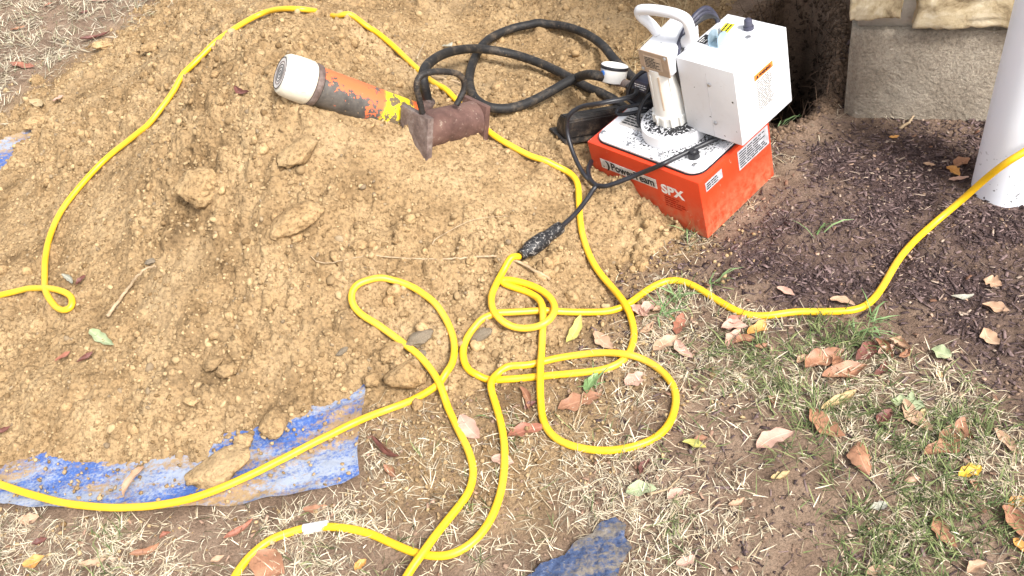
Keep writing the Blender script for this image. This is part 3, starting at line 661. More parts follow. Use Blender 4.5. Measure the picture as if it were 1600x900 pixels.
# ------------------------------------------------------------------ grass, straw, mulch
def blades(P, az, el, L, W, bend, col):
    n = len(P); d = np.c_[np.cos(az), np.sin(az), np.zeros(n)]; s_ = np.c_[-np.sin(az), np.cos(az), np.zeros(n)]
    u = np.array([0, 0, 1.0]); pts = [P]; a = el.copy()
    for k in range(3):
        pts.append(pts[-1] + (L / 3)[:, None] * (np.cos(a)[:, None] * d + np.sin(a)[:, None] * u)); a = a - bend / 2
    ws = [.8, 1.0, .7]; V = []
    tw = s_ * .92 + u * rng.uniform(-.5, .5, (n, 1))
    for k in range(3): V += [pts[k] - tw * (W * ws[k] / 2)[:, None], pts[k] + tw * (W * ws[k] / 2)[:, None]]
    V.append(pts[3]); V = np.stack(V, 1); b = (np.arange(n) * 7)[:, None, None]
    F = np.array([[0, 1, 3], [0, 3, 2], [2, 3, 5], [2, 5, 4], [4, 5, 6]])[None] + b
    return V.reshape(-1, 3), F.reshape(-1, 3), np.repeat(col, 7, 0)
def lawn_pts(n, x0, x1, y0, y1):
    x = rng.uniform(x0, x1, n); y = rng.uniform(y0, y1, n); return x, y
TRAIL = ppoly([(1130, 690), (1230, 650), (1290, 720), (1330, 800), (1340, 1000), (1170, 1000), (1200, 860), (1150, 780)])
def dens(x, y):
    m_ = sstep(.01, -.03, heap_macro(x, y)) * (1 - sstep(-.06, .04, sdf(MULCHP, x, y) + .05 * fbm(x, y, 7, 3, 91)))
    m_ = m_ * (1 - .93 * sstep(-.06, .04, sdf(TRAIL, x, y) + .05 * fbm(x, y, 8, 3, 95))) * (1 - .72 * sstep(-.03, .07, sdf(SPILL, x, y) + .07 * fbm(x, y, 9, 3, 96)))
    m_ = m_ * (sdf(TARPP, x, y) < -.004) * (sdf(TP2, x, y) < -.002) * (.24 + .76 * sstep(-.24, .10, fbm(x, y, 6, 4, 97)))
    return m_ * (sdf(PIT, x, y) < -.04)
def straw_cols(n, a, b, dark=.12):
    t = rng.uniform(0, 1, (n, 1)); c = np.array(a) * (1 - t) + np.array(b) * t; return np.where(rng.uniform(0, 1, (n, 1)) < dark, c * .4, c)
def make_straw(name, x, y, L, el, cols, W=(.0012, .0024), bend=1.0, flatz=0.0):
    n = len(x)
    if n > 500:       # stems gather in tufts
        q_ = .034; ix = np.floor(x / q_).astype(np.int64); iy = np.floor(y / q_).astype(np.int64); pull = rng.uniform(0, .75, n)
        x = x + ((ix + rnd(ix, iy, 301)) * q_ - x) * pull; y = y + ((iy + rnd(ix, iy, 302)) * q_ - y) * pull
    P = np.c_[x, y, (np.maximum(ground_z(x, y), heap_macro(x, y)) if n < 500 else ground_z(x, y)) + flatz]; P[:, 2] += rng.uniform(-.002, .006, n)
    V, F, c = blades(P, 9 * fbm(x, y, 3.5, 2, 303) + rng.normal(0, 1.25, n), el, L, rng.uniform(*W, n), bend * rng.uniform(-.4, 1, n), cols)
    return V, F, c
def pick(n, box, f):
    x, y = lawn_pts(n, *box); k = rng.uniform(0, 1, n) < f(x, y); return x[k], y[k]
x, y = pick(150000, (-1.5, 1.25, .55, 1.95), dens); n = len(x)
gsel = sstep(-.05, .08, sdf(GRASSY, x, y))
L = .009 + .034 * rng.uniform(0, 1, n) ** 1.6; el = np.abs(rng.normal(.12, .3, n))
A1 = make_straw('a', x, y, L, el, straw_cols(n, (.36, .28, .17), (.74, .65, .49), .18), W=(.0008, .0020))
x, y = pick(60000, (-2.9, -.3, 2.3, 5.0), dens); n = len(x)
A2 = make_straw('b', x, y, rng.uniform(.02, .06, n), np.abs(rng.normal(.35, .3, n)), straw_cols(n, (.35, .29, .19), (.62, .55, .42), .2), W=(.0012, .0032))
# weedy dry stalks at the pit's lip behind the pump
wp = np.array([onsurf(a, b)[:2] for a, b in [(1003, 100), (1012, 92), (1020, 80), (1030, 60), (1000, 112), (1040, 50), (1060, 20), (1085, 10), (990, 85), (1050, 8)]])
wp = np.repeat(wp, 9, 0) + rng.normal(0, .018, (90, 2)); A3 = make_straw('c', wp[:, 0], wp[:, 1], rng.uniform(.05, .13, 90), rng.uniform(.1, 1.2, 90), straw_cols(90, (.40, .28, .14), (.62, .5, .3)), W=(.0015, .003), flatz=.0)
def join(*T):
    V = []; F = []; c = []; o = 0
    for v, f, k in T: V.append(v); F.append(f + o); c.append(k); o += len(v)
    return np.concatenate(V), np.concatenate(F), np.concatenate(c)
V, F, c = join(A1, A2, A3)
o = kind(put('dry_grass', mesh_tri('dry_grass', V, F, c), M_BLADE), 'stuff'); o['label'] = 'matted dry straw-coloured grass on the lawn around the mound'; o['category'] = 'grass'
def gdens(x, y):
    g = sstep(-.05, .06, sdf(GRASSY, x, y) + .05 * fbm(x, y, 9, 3, 99)) * (.15 + .95 * sstep(-.15, .2, fbm(x, y, 6, 3, 98)))
    base = dens(x, y); return np.maximum(g * (1 - .7 * sstep(-.02, .05, sdf(TRAIL, x, y))), base * (.02 + .30 * sstep(.15, .35, fbm(x, y, 8, 3, 94))))
x, y = pick(88000, (-1.5, 1.25, .55, 1.75), gdens); n = len(x)
G1 = make_straw('g', x, y, rng.uniform(.018, .05, n), rng.uniform(.15, 1.15, n), straw_cols(n, (.065, .105, .035), (.26, .29, .12), .25), W=(.0012, .0024), bend=1.5)
x, y = pick(9000, (-2.9, -.6, 2.5, 4.8), lambda x, y: dens(x, y) * .6); n = len(x)
G2 = make_straw('g2', x, y, rng.uniform(.02, .05, n), rng.uniform(.2, 1.0, n), straw_cols(n, (.13, .15, .07), (.30, .31, .19), .2), W=(.0014, .0026), bend=1.2)
tuft = []
for a, b, k in [(1052, 470, 9), (1062, 478, 9), (1030, 495, 8), (1038, 488, 8), (1075, 360, 12), (1278, 370, 6), (1360, 500, 14), (1345, 520, 14), (930, 605, 5), (1215, 195, 5), (1112, 438, 9)]:
    q = onsurf(a, b); tuft.append(np.c_[q[0] + rng.normal(0, .008, k), q[1] + rng.normal(0, .008, k)])
tf = np.concatenate(tuft); n = len(tf)
G3 = make_straw('g3', tf[:, 0], tf[:, 1], rng.uniform(.03, .075, n), rng.uniform(.2, 1.0, n), straw_cols(n, (.10, .18, .06), (.26, .36, .17), .1), W=(.002, .0042), bend=1.3)
V, F, c = join(G1, G2, G3)
o = kind(put('green_grass', mesh_tri('green_grass', V, F, c), M_BLADE), 'stuff'); o['label'] = 'sparse green grass growing at the lower right and in tufts'; o['category'] = 'grass'
def bars(P, az, tilt, L, W, T, col):
    n = len(P); d = np.c_[np.cos(az) * np.cos(tilt), np.sin(az) * np.cos(tilt), np.sin(tilt)]; s_ = np.c_[-np.sin(az), np.cos(az), np.zeros(n)]; u = np.cross(d, s_)
    V = np.stack([P + d * (L * a / 2 * (1 if b > 0 else .75))[:, None] + s_ * (W * b / 2)[:, None] + u * (T * e / 2)[:, None] for a in (-1, 1) for b in (-1, 1) for e in (-1, 1)], 1)
    F = np.array([[0, 1, 3, 2], [4, 6, 7, 5], [0, 4, 5, 1], [2, 3, 7, 6], [0, 2, 6, 4], [1, 5, 7, 3]])[None] + (np.arange(n) * 8)[:, None, None]
    return V.reshape(-1, 3), F.reshape(-1, 4), np.repeat(col, 8, 0)
x, y = pick(90000, (.1, 1.75, .65, 2.25), lambda x, y: np.maximum(sstep(-.07, .16, sdf(MULCHP, x, y) + .14 * fbm(x, y, 6, 4, 91)) * (.5 + .5 * sstep(-.25, .1, fbm(x, y, 5, 4, 191))), .10 * (heap_macro(x, y) < 0)) * (sdf(PIT, x, y) < -.03)); n = len(x)
t = rng.uniform(0, 1, (n, 1)) ** 1.9; col = np.array([.045, .029, .029]) * (1 - t) + np.array([.23, .16, .15]) * t
col = np.where(rng.uniform(0, 1, (n, 1)) < .05, np.array([[.42, .32, .25]]) * rng.uniform(.6, 1.1, (n, 1)), col)
V, F, c = bars(np.c_[x, y, ground_z(x, y) + rng.uniform(-.001, .004, n)], rng.uniform(0, 6.28, n), rng.normal(0, .16, n), .003 + .026 * rng.uniform(0, 1, n) ** 2.5, .0008 + .0055 * rng.uniform(0, 1, n) ** 3, rng.uniform(.0005, .0016, n), col)
o = kind(put('bark_mulch', mesh_tri('bark_mulch', V, F, c), M_CHIP, smooth=False), 'stuff'); o['label'] = 'dark shredded bark mulch in front of the house wall'; o['category'] = 'mulch'
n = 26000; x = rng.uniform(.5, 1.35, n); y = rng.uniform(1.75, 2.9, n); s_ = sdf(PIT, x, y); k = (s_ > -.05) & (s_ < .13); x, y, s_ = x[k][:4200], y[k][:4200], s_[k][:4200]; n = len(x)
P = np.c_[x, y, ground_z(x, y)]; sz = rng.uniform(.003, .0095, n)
tt = np.clip((s_[:, None] + .03) / .06, 0, 1); cc = (np.array([.20, .135, .09]) * (1 - tt) + np.array([.022, .014, .01]) * tt) * rng.uniform(.6, 1.25, (n, 1))  # brown at the rim, near black inside: shade painted into the crumbs
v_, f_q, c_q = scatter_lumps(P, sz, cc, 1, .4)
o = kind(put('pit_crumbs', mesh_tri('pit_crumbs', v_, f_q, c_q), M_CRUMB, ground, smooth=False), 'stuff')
x, y = pick(16000, (-1.4, 1.3, .6, 1.9), lambda x, y: (heap_macro(x, y) < .0) * (sdf(TARPP, x, y) < -.01) * (sdf(PIT, x, y) < -.05) * .75); n = min(len(x), 7000); x, y = x[:n], y[:n]
v_, f_q, c_q = scatter_lumps(np.c_[x, y, ground_z(x, y)], .0014 + .0042 * rng.uniform(0, 1, n) ** 2.5, np.array([[.20, .135, .095]]) * rng.uniform(.5, 1.5, (n, 1)), 1, .4)
o = kind(put('earth_crumbs', mesh_tri('earth_crumbs', v_, f_q, c_q), M_CRUMB, ground, smooth=False), 'stuff')
# fibrous roots hanging down the pit's sides
n = 900; x, y = pick(16000, (.5, 1.35, 1.75, 2.9), lambda x, y: (np.abs(sdf(PIT, x, y) - .02) < .05) * 1.0); x, y = x[:1400], y[:1400]; n = len(x)
P = np.c_[x, y, ground_z(x, y) + .008]; V, F, c = blades(P, rng.uniform(0, 6.28, n), rng.uniform(-.9, .6, n), rng.uniform(.03, .10, n), rng.uniform(.001, .0026, n), rng.uniform(-1, 1.5, n), straw_cols(n, (.045, .026, .016), (.20, .125, .08), .4))
o = kind(put('root_fibres', mesh_tri('root_fibres', V, F, c), M_BLADE), 'stuff'); o['label'] = 'brown root fibres hanging in the dug pit behind the pump'; o['category'] = 'roots'

# ------------------------------------------------------------------ hydraulic pump
PM = Matrix([[*PUMP_R[i], PUMP_O[i]] for i in range(3)] + [[0, 0, 0, 1]])
pump = empty('hydraulic_pump', mat=PM)
tag(pump, 'electric hydraulic pump with orange-red tank, white motor and white control box', 'hydraulic pump')
def pp(name, me, mat, parent=None, sm=35):
    o = put(name, me, mat, parent or pump); autosmooth(o, sm); return o
def in_pump(name, me, mat, parent=None):                       # a mesh already in world coordinates
    me.transform(PM.inverted()); return put(name, me, mat, parent or pump)
def ql(px, py, ax, v):                                            # picture point on a plane of the pump's own axes
    c_ = PUMP_R.T @ (CAM - PUMP_O); d = PUMP_R.T @ ray(px, py); return c_ + d * ((v - c_[ax]) / d[ax])
tank = pp('tank', box_mesh('tank', (0, 0, 0), (.245, .3246, .1587), .004, 2), M_RED)
def rrect_prism(name, lo, hi, z0, z1, r, bev=.003):
    bm = bmesh.new(); vs = []
    for cx, cy, a0 in ((hi[0] - r, hi[1] - r, 0), (lo[0] + r, hi[1] - r, 90), (lo[0] + r, lo[1] + r, 180), (hi[0] - r, lo[1] + r, 270)):
        for k in range(9):
            a = math.radians(a0 + k * 90 / 8); vs.append(bm.verts.new((cx + r * math.cos(a), cy + r * math.sin(a), z0)))
    f = bm.faces.new(vs); ext = bmesh.ops.extrude_face_region(bm, geom=[f]); top = [g for g in ext['geom'] if isinstance(g, bmesh.types.BMVert)]
    for v in top: v.co.z = z1
    te = [e for e in bm.edges if all(abs(v.co.z - z1) < 1e-7 for v in e.verts)]
    bmesh.ops.bevel(bm, geom=te, offset=bev, segments=2, affect='EDGES'); return mesh_bm(name, bm)
pp('gasket', rrect_prism('gasket', (.010, .010), (.2355, .314), .1590, .1625, .034, .0008), M_BLK)
lid = pp('lid', rrect_prism('lid', (.012, .012), (.2335, .312), .1628, .1685, .032, .002), M_LID)
for bx_, by_ in ((.034, .30), (.027, .214), (.029, .124), (.036, .036), (.21, .30), (.215, .036), (.13, .03)):
    b_ = pp('bolt', lathe_mesh('bolt', [(.0062, 0), (.0062, .0025), (.005, .0036)], 16, Matrix.Translation((bx_, by_, .1686))), M_STEEL, lid)
fc = pp('filler_cap', lathe_mesh('filler_cap', [(.013, 0), (.0125, .011), (.0085, .012), (.0085, .016), (.006, .018)], 20, Matrix.Translation((.058, .056, .1686))), M_BLK, lid)
# data plate on the lid
dp = pp('data_plate', box_mesh('data_plate', (.075, .222, .1687), (.125, .290, .1694), .0002, 1), M_STICK, lid)
def on_face(me, o, xdir, ydir): me.transform(frame(o, xdir, ydir)); return me
def strips(name, o, xdir, ydir, W_, H_, rows, fill=(.5, 1.0), seed=1, lift=.0004):
    r_ = random.Random(seed); V = []; F = []; hh = H_ / rows
    for i in range(rows):
        x0 = 0; end = W_ * r_.uniform(*fill)
        while x0 < end:
            l_ = min(r_.uniform(.006, .018) * W_ / .06, end - x0); y_ = H_ - (i + .75) * hh
            b_ = len(V); V += [(x0, y_, lift), (x0 + l_, y_, lift), (x0 + l_, y_ + hh * .5, lift), (x0, y_ + hh * .5, lift)]; F.append((b_, b_ + 1, b_ + 2, b_ + 3)); x0 += l_ + .0018 * W_ / .06
    me = bpy.data.meshes.new(name); me.from_pydata(V, [], F); return on_face(me, o, xdir, ydir)
def text_mesh(name, s_, size, o, xdir, ydir, sx=1.0, lift=.0006, bold=.0, shear=0):
    cu = bpy.data.curves.new(name, 'FONT'); cu.body = s_; cu.size = size; cu.extrude = .0002; cu.offset = bold; cu.shear = shear
    t_ = bpy.data.objects.new(name, cu); COL.objects.link(t_); bpy.context.view_layer.update()
    me = bpy.data.meshes.new_from_object(t_.evaluated_get(bpy.context.evaluated_depsgraph_get())); bpy.data.objects.remove(t_)
    me.transform(Matrix.Translation((0, 0, lift)) @ Matrix.Diagonal((sx, 1, 1, 1))); return on_face(me, o, xdir, ydir)
put('lettering', strips('lettering', (.080, .286, .1697), (0, -1, 0), (1, 0, 0), .058, .040, 5, seed=4), M_INK, lid, smooth=False)
# front of the tank: name strip and maker's letters (reading direction is -y)
XD, ZD = (0, -1, 0), (0, 0, 1)
ns = pp('name_strip', on_face(box_mesh('name_strip', (0, 0, 0), (.168, .026, .0008), .0002, 1), (-.0008, .2915, .0965), XD, ZD), M_STICK, tank)
ns.matrix_parent_inverse = Matrix.Identity(4)
put('lettering', text_mesh('lettering', 'PowerTeam', .0285, (-.0018, .260, .1015), XD, ZD, .93, bold=.0006), M_INK, ns, smooth=False)
put('emblem', text_mesh('emblem', ')', .028, (-.0018, .2735, .1015), XD, ZD, 1.2, bold=.0009), M_INK, ns, smooth=False)
put('emblem', text_mesh('emblem', '.', .028, (-.0018, .286, .1015), XD, ZD, 1.1), M_INK, ns, smooth=False)
put('maker_letters', text_mesh('maker_letters', 'SPX', .033, (-.0006, .1115, .0935), XD, ZD, 1.12, bold=.0012), M_WINK, tank, smooth=False)
put('small_print', strips('small_print', (-.0004, .107, .055), XD, ZD, .070, .032, 5, (.5, .95), 8), M_RINK, tank, smooth=False)
# right side of the tank (reading direction +x)
st = pp('sticker', on_face(box_mesh('sticker', (0, 0, 0), (.056, .023, .0008), .0002, 1), (.0178, -.0006, .1222), (1, 0, 0), ZD), M_SILV, tank)
put('lettering', strips('lettering', (.021, -.0014, .125), (1, 0, 0), ZD, .05, .018, 3, (.4, .9), 5), M_INK, st, smooth=False)
st = pp('sticker', on_face(box_mesh('sticker', (0, 0, 0), (.108, .05, .0008), .0002, 1), (.129, -.0006, .0985), (1, 0, 0), ZD), M_SILV, tank)
put('lettering', strips('lettering', (.133, -.0014, .102), (1, 0, 0), ZD, .098, .043, 7, (.6, 1), 6), M_INK, st, smooth=False)
# motor
MC = Vector((.118, .155, 0)); T_ = Matrix.Translation
mo = pp('motor_base', lathe_mesh('motor_base', [(.075, .1686), (.076, .172), (.074, .196), (.068, .2), (.045, .2025), (.03, .203)], 48, T_(MC)), M_LID)
mt = pp('motor_body', lathe_mesh('motor_body', [(.041, .2032), (.0415, .226), (.039, .2275), (.0385, .232), (.037, .30), (.036, .342)], 40, T_(MC)), M_CREAM)
for k in range(14):
    a = 2 * math.pi * k / 14
    pp('cooling_rib', box_mesh('cooling_rib', (-.0035, -.0025, .2035), (.0035, .0035, .2265), .0008, 1, T_(MC) @ Matrix.Rotation(a, 4, 'Z') @ T_((0, .0415, 0))), M_CREAM, mt)
for k in range(10):
    a = 2 * math.pi * k / 10
    pp('cooling_slot', box_mesh('cooling_slot', (-.0022, -.001, .245), (.0022, .0012, .33), .0006, 1, T_(MC) @ Matrix.Rotation(a, 4, 'Z') @ T_((0, .0371, 0))), M_TANL if k % 2 else M_CREAM, mt)
# head housing tapers upward; tan plate on its front
bm = bmesh.new(); hv = [bm.verts.new(v) for v in ((.087, .109, .336), (.185, .109, .336), (.185, .190, .336), (.087, .190, .336), (.087, .109, .388), (.195, .112, .402), (.195, .186, .402), (.087, .190, .386))]
for f in ((3, 2, 1, 0), (4, 5, 6, 7), (0, 1, 5, 4), (1, 2, 6, 5), (2, 3, 7, 6), (3, 0, 4, 7)): bm.faces.new([hv[i] for i in f])
bmesh.ops.bevel(bm, geom=bm.edges[:], offset=.006, segments=3, affect='EDGES', profile=.5)
head = pp('motor_head', mesh_bm('motor_head', bm), M_WHITE)
fp = pp('face_plate', box_mesh('face_plate', (.0845, .110, .335), (.0865, .189, .387), .0006, 1), M_TAN, head)
put('label', box_mesh('label', (.0838, .128, .347), (.0844, .176, .377), .0001, 1), M_TANL, head, smooth=False)
put('lettering', strips('lettering', (.0834, .173, .349), XD, ZD, .042, .026, 7, (.6, 1), 3), M_INK, head, smooth=False)
for by_, bz in ((.117, .381), (.183, .342)):
    pp('screw', lathe_mesh('screw', [(.004, 0), (.004, .002), (.0025, .0035)], 14, frame_z((.0846, by_, bz), (-1, 0, 0), (0, 0, 1))), M_STEEL, head)
hp = catmull([(.14, .176, .392), (.138, .190, .412), (.132, .2105, .435), (.130, .209, .447), (.130, .190, .4535), (.130, .15, .459), (.130, .102, .459), (.131, .086, .452), (.134, .083, .435), (.138, .087, .41), (.14, .112, .388)], 6)
put('handle', tube_mesh('handle', hp, np.full(len(hp), .0112), 16), M_WHITE)
bpy.data.objects['handle'].parent = head
# control box, its lid joint and fittings
BO = Vector((.1064, -.0381, .1951)); BX, BY, BZ = .174, .145, .1794
cb = pp('control_box', box_mesh('control_box', BO, BO + Vector((BX, BY, BZ)), .0018, 2), M_WHITE)
pp('bracket', box_mesh('bracket', BO + Vector((.03, .03, -.027)), BO + Vector((.14, .12, -.001)), .002, 1), M_BLK, cb)
put('seam', box_mesh('seam', BO + Vector((-.0004, .0715, .002)), BO + Vector((.0002, .0721, BZ - .02)), 0), M_SILV, cb, smooth=False)
for y_, z_ in ((.066, .134), (.064, .039)):
    pp('screw', lathe_mesh('screw', [(.0045, 0), (.0045, .0015), (.003, .003)], 16, frame_z(BO + Vector((-.0002, y_, z_)), (-1, 0, 0), (0, 0, 1))), M_STEEL, cb)
ws_ = pp('warning_label', on_face(box_mesh('warning_label', (0, 0, 0), (.061, .095, .0006), .0002, 1), BO + Vector((.058, -.0005, .0415)), (1, 0, 0), ZD), M_WINK, cb)
hd = pp('label_header', on_face(box_mesh('label_header', (0, 0, 0), (.061, .0145, .0005), .0001, 1), BO + Vector((.058, -.0013, .122)), (1, 0, 0), ZD), M_ORNG, cb)
put('lettering', text_mesh('lettering', '▲', .011, BO + Vector((.062, -.0019, .1255)), (1, 0, 0), ZD, .8), M_INK, cb, smooth=False)
put('lettering', text_mesh('lettering', 'WARNING', .0095, BO + Vector((.072, -.0019, .126)), (1, 0, 0), ZD, .85, bold=.0002), M_INK, cb, smooth=False)
put('lettering', strips('lettering', BO + Vector((.062, -.0013, .046)), (1, 0, 0), ZD, .052, .074, 19, (.8, 1), 12), M_INK, cb, smooth=False)
TOPZ = BZ
yst = pp('caution_sticker', on_face(box_mesh('caution_sticker', (0, 0, 0), (.042, .021, .0006), .0001, 1), BO + Vector((.104, .0985, TOPZ + .0001)), (1, .16, 0), (-.16, 1, 0)), M_YST, cb)
put('lettering', strips('lettering', BO + Vector((.105, .100, TOPZ + .0009)), (1, .16, 0), (-.16, 1, 0), .040, .018, 2, (.9, 1), 2), M_INK, cb, smooth=False)
put('decal', box_mesh('decal', BO + Vector((.062, .118, TOPZ + .0001)), BO + Vector((.092, .140, TOPZ + .0006)), 0), M_INK, cb, smooth=False)
put('lettering', strips('lettering', BO + Vector((.064, .121, TOPZ + .0009)), (1, 0, 0), (0, 1, 0), .026, .016, 3, (.4, .9), 9), M_WINK, cb, smooth=False)
pp('push_button', lathe_mesh('push_button', [(.011, 0), (.0108, .006), (.0085, .007), (.0085, .011), (.0088, .012), (.0078, .021), (.004, .0235), (.001, .024)], 24, T_(BO + Vector((.142, .068, TOPZ)))), M_KNOB, cb)
pp('hole_plug', lathe_mesh('hole_plug', [(.0065, 0), (.006, .0012), (.003, .0016)], 20, T_(BO + Vector((.1155, .050, TOPZ)))), M_STEEL, cb)
# switch with two rounded sheet guards
def guard(name, o):
    bm = bmesh.new(); vs = [bm.verts.new((.002, 0, 0)), bm.verts.new((.034, 0, 0))]
    for k in range(9):
        a = math.pi * k / 8; vs.append(bm.verts.new((.018 + .0155 * math.cos(a), 0, .014 + .013 * math.sin(a))))
    f = bm.faces.new(vs); r_ = bmesh.ops.extrude_face_region(bm, geom=[f])
    for v in [g for g in r_['geom'] if isinstance(g, bmesh.types.BMVert)]: v.co.y += .0012
    me = mesh_bm(name, bm); me.transform(T_(o)); return me
for dy in (.1065, .083): put('switch_guard', guard('switch_guard', BO + Vector((.058, dy, TOPZ + .0005))), M_BLUEZ, cb, smooth=False)
put('guard_base', box_mesh('guard_base', BO + Vector((.058, .083, TOPZ + .0001)), BO + Vector((.094, .1077, TOPZ + .0012)), 0), M_BLUEZ, cb, smooth=False)
pp('toggle_switch', lathe_mesh('toggle_switch', [(.006, 0), (.006, .006), (.0028, .007), (.0026, .022), (.0034, .026), (.001, .028)], 14, T_(BO + Vector((.079, .0955, TOPZ + .001))) @ Matrix.Rotation(.25, 4, 'Y')), M_STEEL, cb)
# coiled lead tucked between the motor and the box
for k, (dx, dz) in enumerate(((0, 0), (.006, .010), (.014, .002), (.010, .018))):
    P = catmull([(.150 + dx, .108, .22), (.118 + dx, .1085 + .002 * k, .28), (.108 + dx, .112, .345 + dz), (.12 + dx, .113, .375 + dz), (.16 + dx, .116, .397 + dz), (.21 + dx, .112, .404 + dz), (.245, .108, .385), (.25, .114, .30)], 7)
    put('coiled_lead', tube_mesh('coiled_lead', P, .0052, 10), M_NAVY if k % 2 else M_BLK, pump)
for k, pts in enumerate(([(.16, .21, .24), (.13, .235, .225), (.10, .245, .19), (.085, .228, .176), (.10, .20, .176)], [(.19, .23, .24), (.17, .262, .262), (.145, .29, .24), (.13, .30, .20), (.14, .27, .176)], [(.205, .20, .24), (.19, .215, .27), (.165, .225, .272), (.145, .235, .25), (.14, .25, .21)])):
    put('short_lead', tube_mesh('short_lead', catmull(pts, 7), .0048, 10), M_BLK, pump)
# valve block behind the motor, the gauge on it
vb = pp('valve_block', box_mesh('valve_block', (.15, .232, .1690), (.215, .325, .215), .003, 2), M_BLK)
sol = pp('solenoid', box_mesh('solenoid', (.145, .222, .2155), (.20, .292, .246), .004, 2), M_KNOB, vb)
put('lettering', strips('lettering', (.1448, .285, .222), XD, ZD, .05, .018, 3, (.5, 1), 7), M_WINK, vb, smooth=False)
gax = Vector((.50, .0, .9)); gq = ql(957, 126, 0, .172); GM = frame_z(tuple(gq), gax, (1, 0, 0))
ga = pp('pressure_gauge', lathe_mesh('pressure_gauge', [(.012, -.006), (.030, -.002), (.0315, .001), (.0315, .028), (.0325, .029), (.0325, .037), (.030, .039), (.0295, .0375), (.001, .0375)], 36, GM), M_CREAM)
pp('bezel', lathe_mesh('bezel', [(.0327, .0285), (.0334, .030), (.0334, .0345), (.0327, .036)], 36, GM, False), M_BLK, ga)
gp = frame_z(Vector(GM @ Vector((-.0310, .006, .018))), GM.to_3x3() @ Vector((-.98, .19, 0)), (0, 0, 1))
pp('gauge_plug', lathe_mesh('gauge_plug', [(.0068, 0), (.0068, .002), (.005, .003)], 18, gp), M_BLUE, ga)
gs_ = frame_z(Vector(GM @ Vector((-.0195, .0255, .016))), GM.to_3x3() @ Vector((-.61, .79, 0)), (0, 0, 1))
pp('gauge_tag', box_mesh('gauge_tag', (-.006, -.004, 0), (.006, .004, .0015), .0004, 1, gs_), M_ORNG, ga)
pp('gauge_fitting', tube_mesh('gauge_fitting', catmull([tuple(gq), (.178, .345, .196), (.18, .318, .192)], 5), .010, 12), M_SCALE, ga)
# leads of the pump
def wpts(L_): return np.array([onsurf(a, b, dz) for a, b, dz in L_])
def lp(*a): return list(pump_pt(*a))
lead = [lp(*ql(*q)) for q in ((1128, 212, 2, .182), (1105, 223, 2, .178), (1075, 237, 2, .179), (1050, 249, 2, .179), (1036, 256, 2, .180), (1018, 264, 0, -.012), (1000, 271, 0, -.020))] + list(wpts([(965, 285, .060), (945, 291, .045)]))
tail = wpts([(932, 291, .032), (918, 310, .022), (900, 333, .018), (882, 350, .018), (872, 358, .019)])
P = smooth_path(catmull(lead + list(tail), 8), 2)
pc = in_pump('power_lead', tube_mesh('power_lead', P, .0055, 12), M_BLK)
plug_a, plug_b = onsurf(877, 354, .020), onsurf(814, 399, .016)
ax = plug_b - plug_a; Lp = np.linalg.norm(ax); pM = frame_z(plug_a, ax, (0, 0, 1))
def f_(t): return t * Lp
pl_prof = [(.009, 0), (.0135, f_(.02)), (.0145, f_(.10)), (.014, f_(.32)), (.0155, f_(.40)), (.0178, f_(.45)), (.0185, f_(.6)), (.0180, f_(.78)), (.0140, f_(.86)), (.0115, f_(.9)), (.0125, f_(.93)), (.0125, f_(.99)), (.009, f_(1.0))]
m = Mat('dusty_plug', 0.5, 0.4); v = m.coord(); s3 = m.n('SeparateXYZ')
m.color(m.mix(m.ramp(m.noise(150, 5, 0.75, m.n('NewGeometry').outputs['Position']), [(0.55, (0, 0, 0)), (0.63, (0.85, 0.85, 0.85))]), (0.012, 0.012, 0.014), (0.42, 0.39, 0.36))); m.bumpn(m.noise(160, 4, 0.6), 0.6, 0.002); M_PLUG = m.m
me = lathe_mesh('plug', pl_prof, 20, Matrix.Identity(4)); me.transform(pM); in_pump('plug', me, M_PLUG, pc); 
P = catmull([lp(.165, .235, .225), lp(.15, .28, .222)] + [lp(*ql(990, 150, 0, .10)), lp(*ql(940, 161, 0, .03)), lp(*ql(905, 168, 0, .01)), lp(*ql(888, 182, 0, -.01)), lp(*ql(886, 205, 0, -.02))] + list(wpts([(897, 243, .04), (912, 272, .028), (921, 282, .024), (931, 292, .022)])), 8)
in_pump('remote_lead', tube_mesh('remote_lead', smooth_path(P, 2), .0052, 12), M_BLK)
P = catmull([lp(.16, .215, .22), lp(*ql(1012, 160, 2, .20)), lp(*ql(990, 165, 2, .19)), lp(*ql(966, 171, 2, .178)), lp(*ql(964, 178, 2, .172)), lp(.14, .25, .176)], 8)
put('looped_lead', tube_mesh('looped_lead', (P - PUMP_O) @ PUMP_R, .0045, 10), M_BLK, pump)
P = catmull(list(wpts([(924, 252, .022), (919, 266, .026), (922, 280, .026), (931, 289, .028), (938, 292, .030)])), 8)
in_pump('tied_lead', tube_mesh('tied_lead', P, .0056, 12), M_BLK)

# ------------------------------------------------------------------ jack, steel spool, iron block
JA, JB = depth_pt(439, 114, 2.065), depth_pt(655, 192, 2.25); JL = float(np.linalg.norm(JB - JA))
JM = frame_z(JA, JB - JA, (0, 0, 1)); jack = empty('hydraulic_jack', mat=JM)
tag(jack, 'hydraulic jack cylinder with ivory cap and chipped orange and yellow paint lying on the mound', 'hydraulic jack')
cap = pp('cap', lathe_mesh('cap', [(.036, .0015), (.037, 0), (.042, .002), (.046, .009), (.0485, .03), (.0490, .062), (.046, .0675), (.035, .068)], 48), M_CAP, jack)
pp('end_disc', lathe_mesh('end_disc', [(.0005, -.0016), (.0345, -.0016), (.0358, .0008)], 40), M_STICK, jack)
for k, r_ in enumerate((.0352, .0255, .0190, .0125, .0055)):
    t_ = [(r_ - .0011, -.0018), (r_ - .0005, -.0026), (r_ + .0005, -.0026), (r_ + .0009, -.0018)]
    pp('end_ring', lathe_mesh('end_ring', t_, 40, None, False), M_INK if k != 1 else M_SCALE, jack)
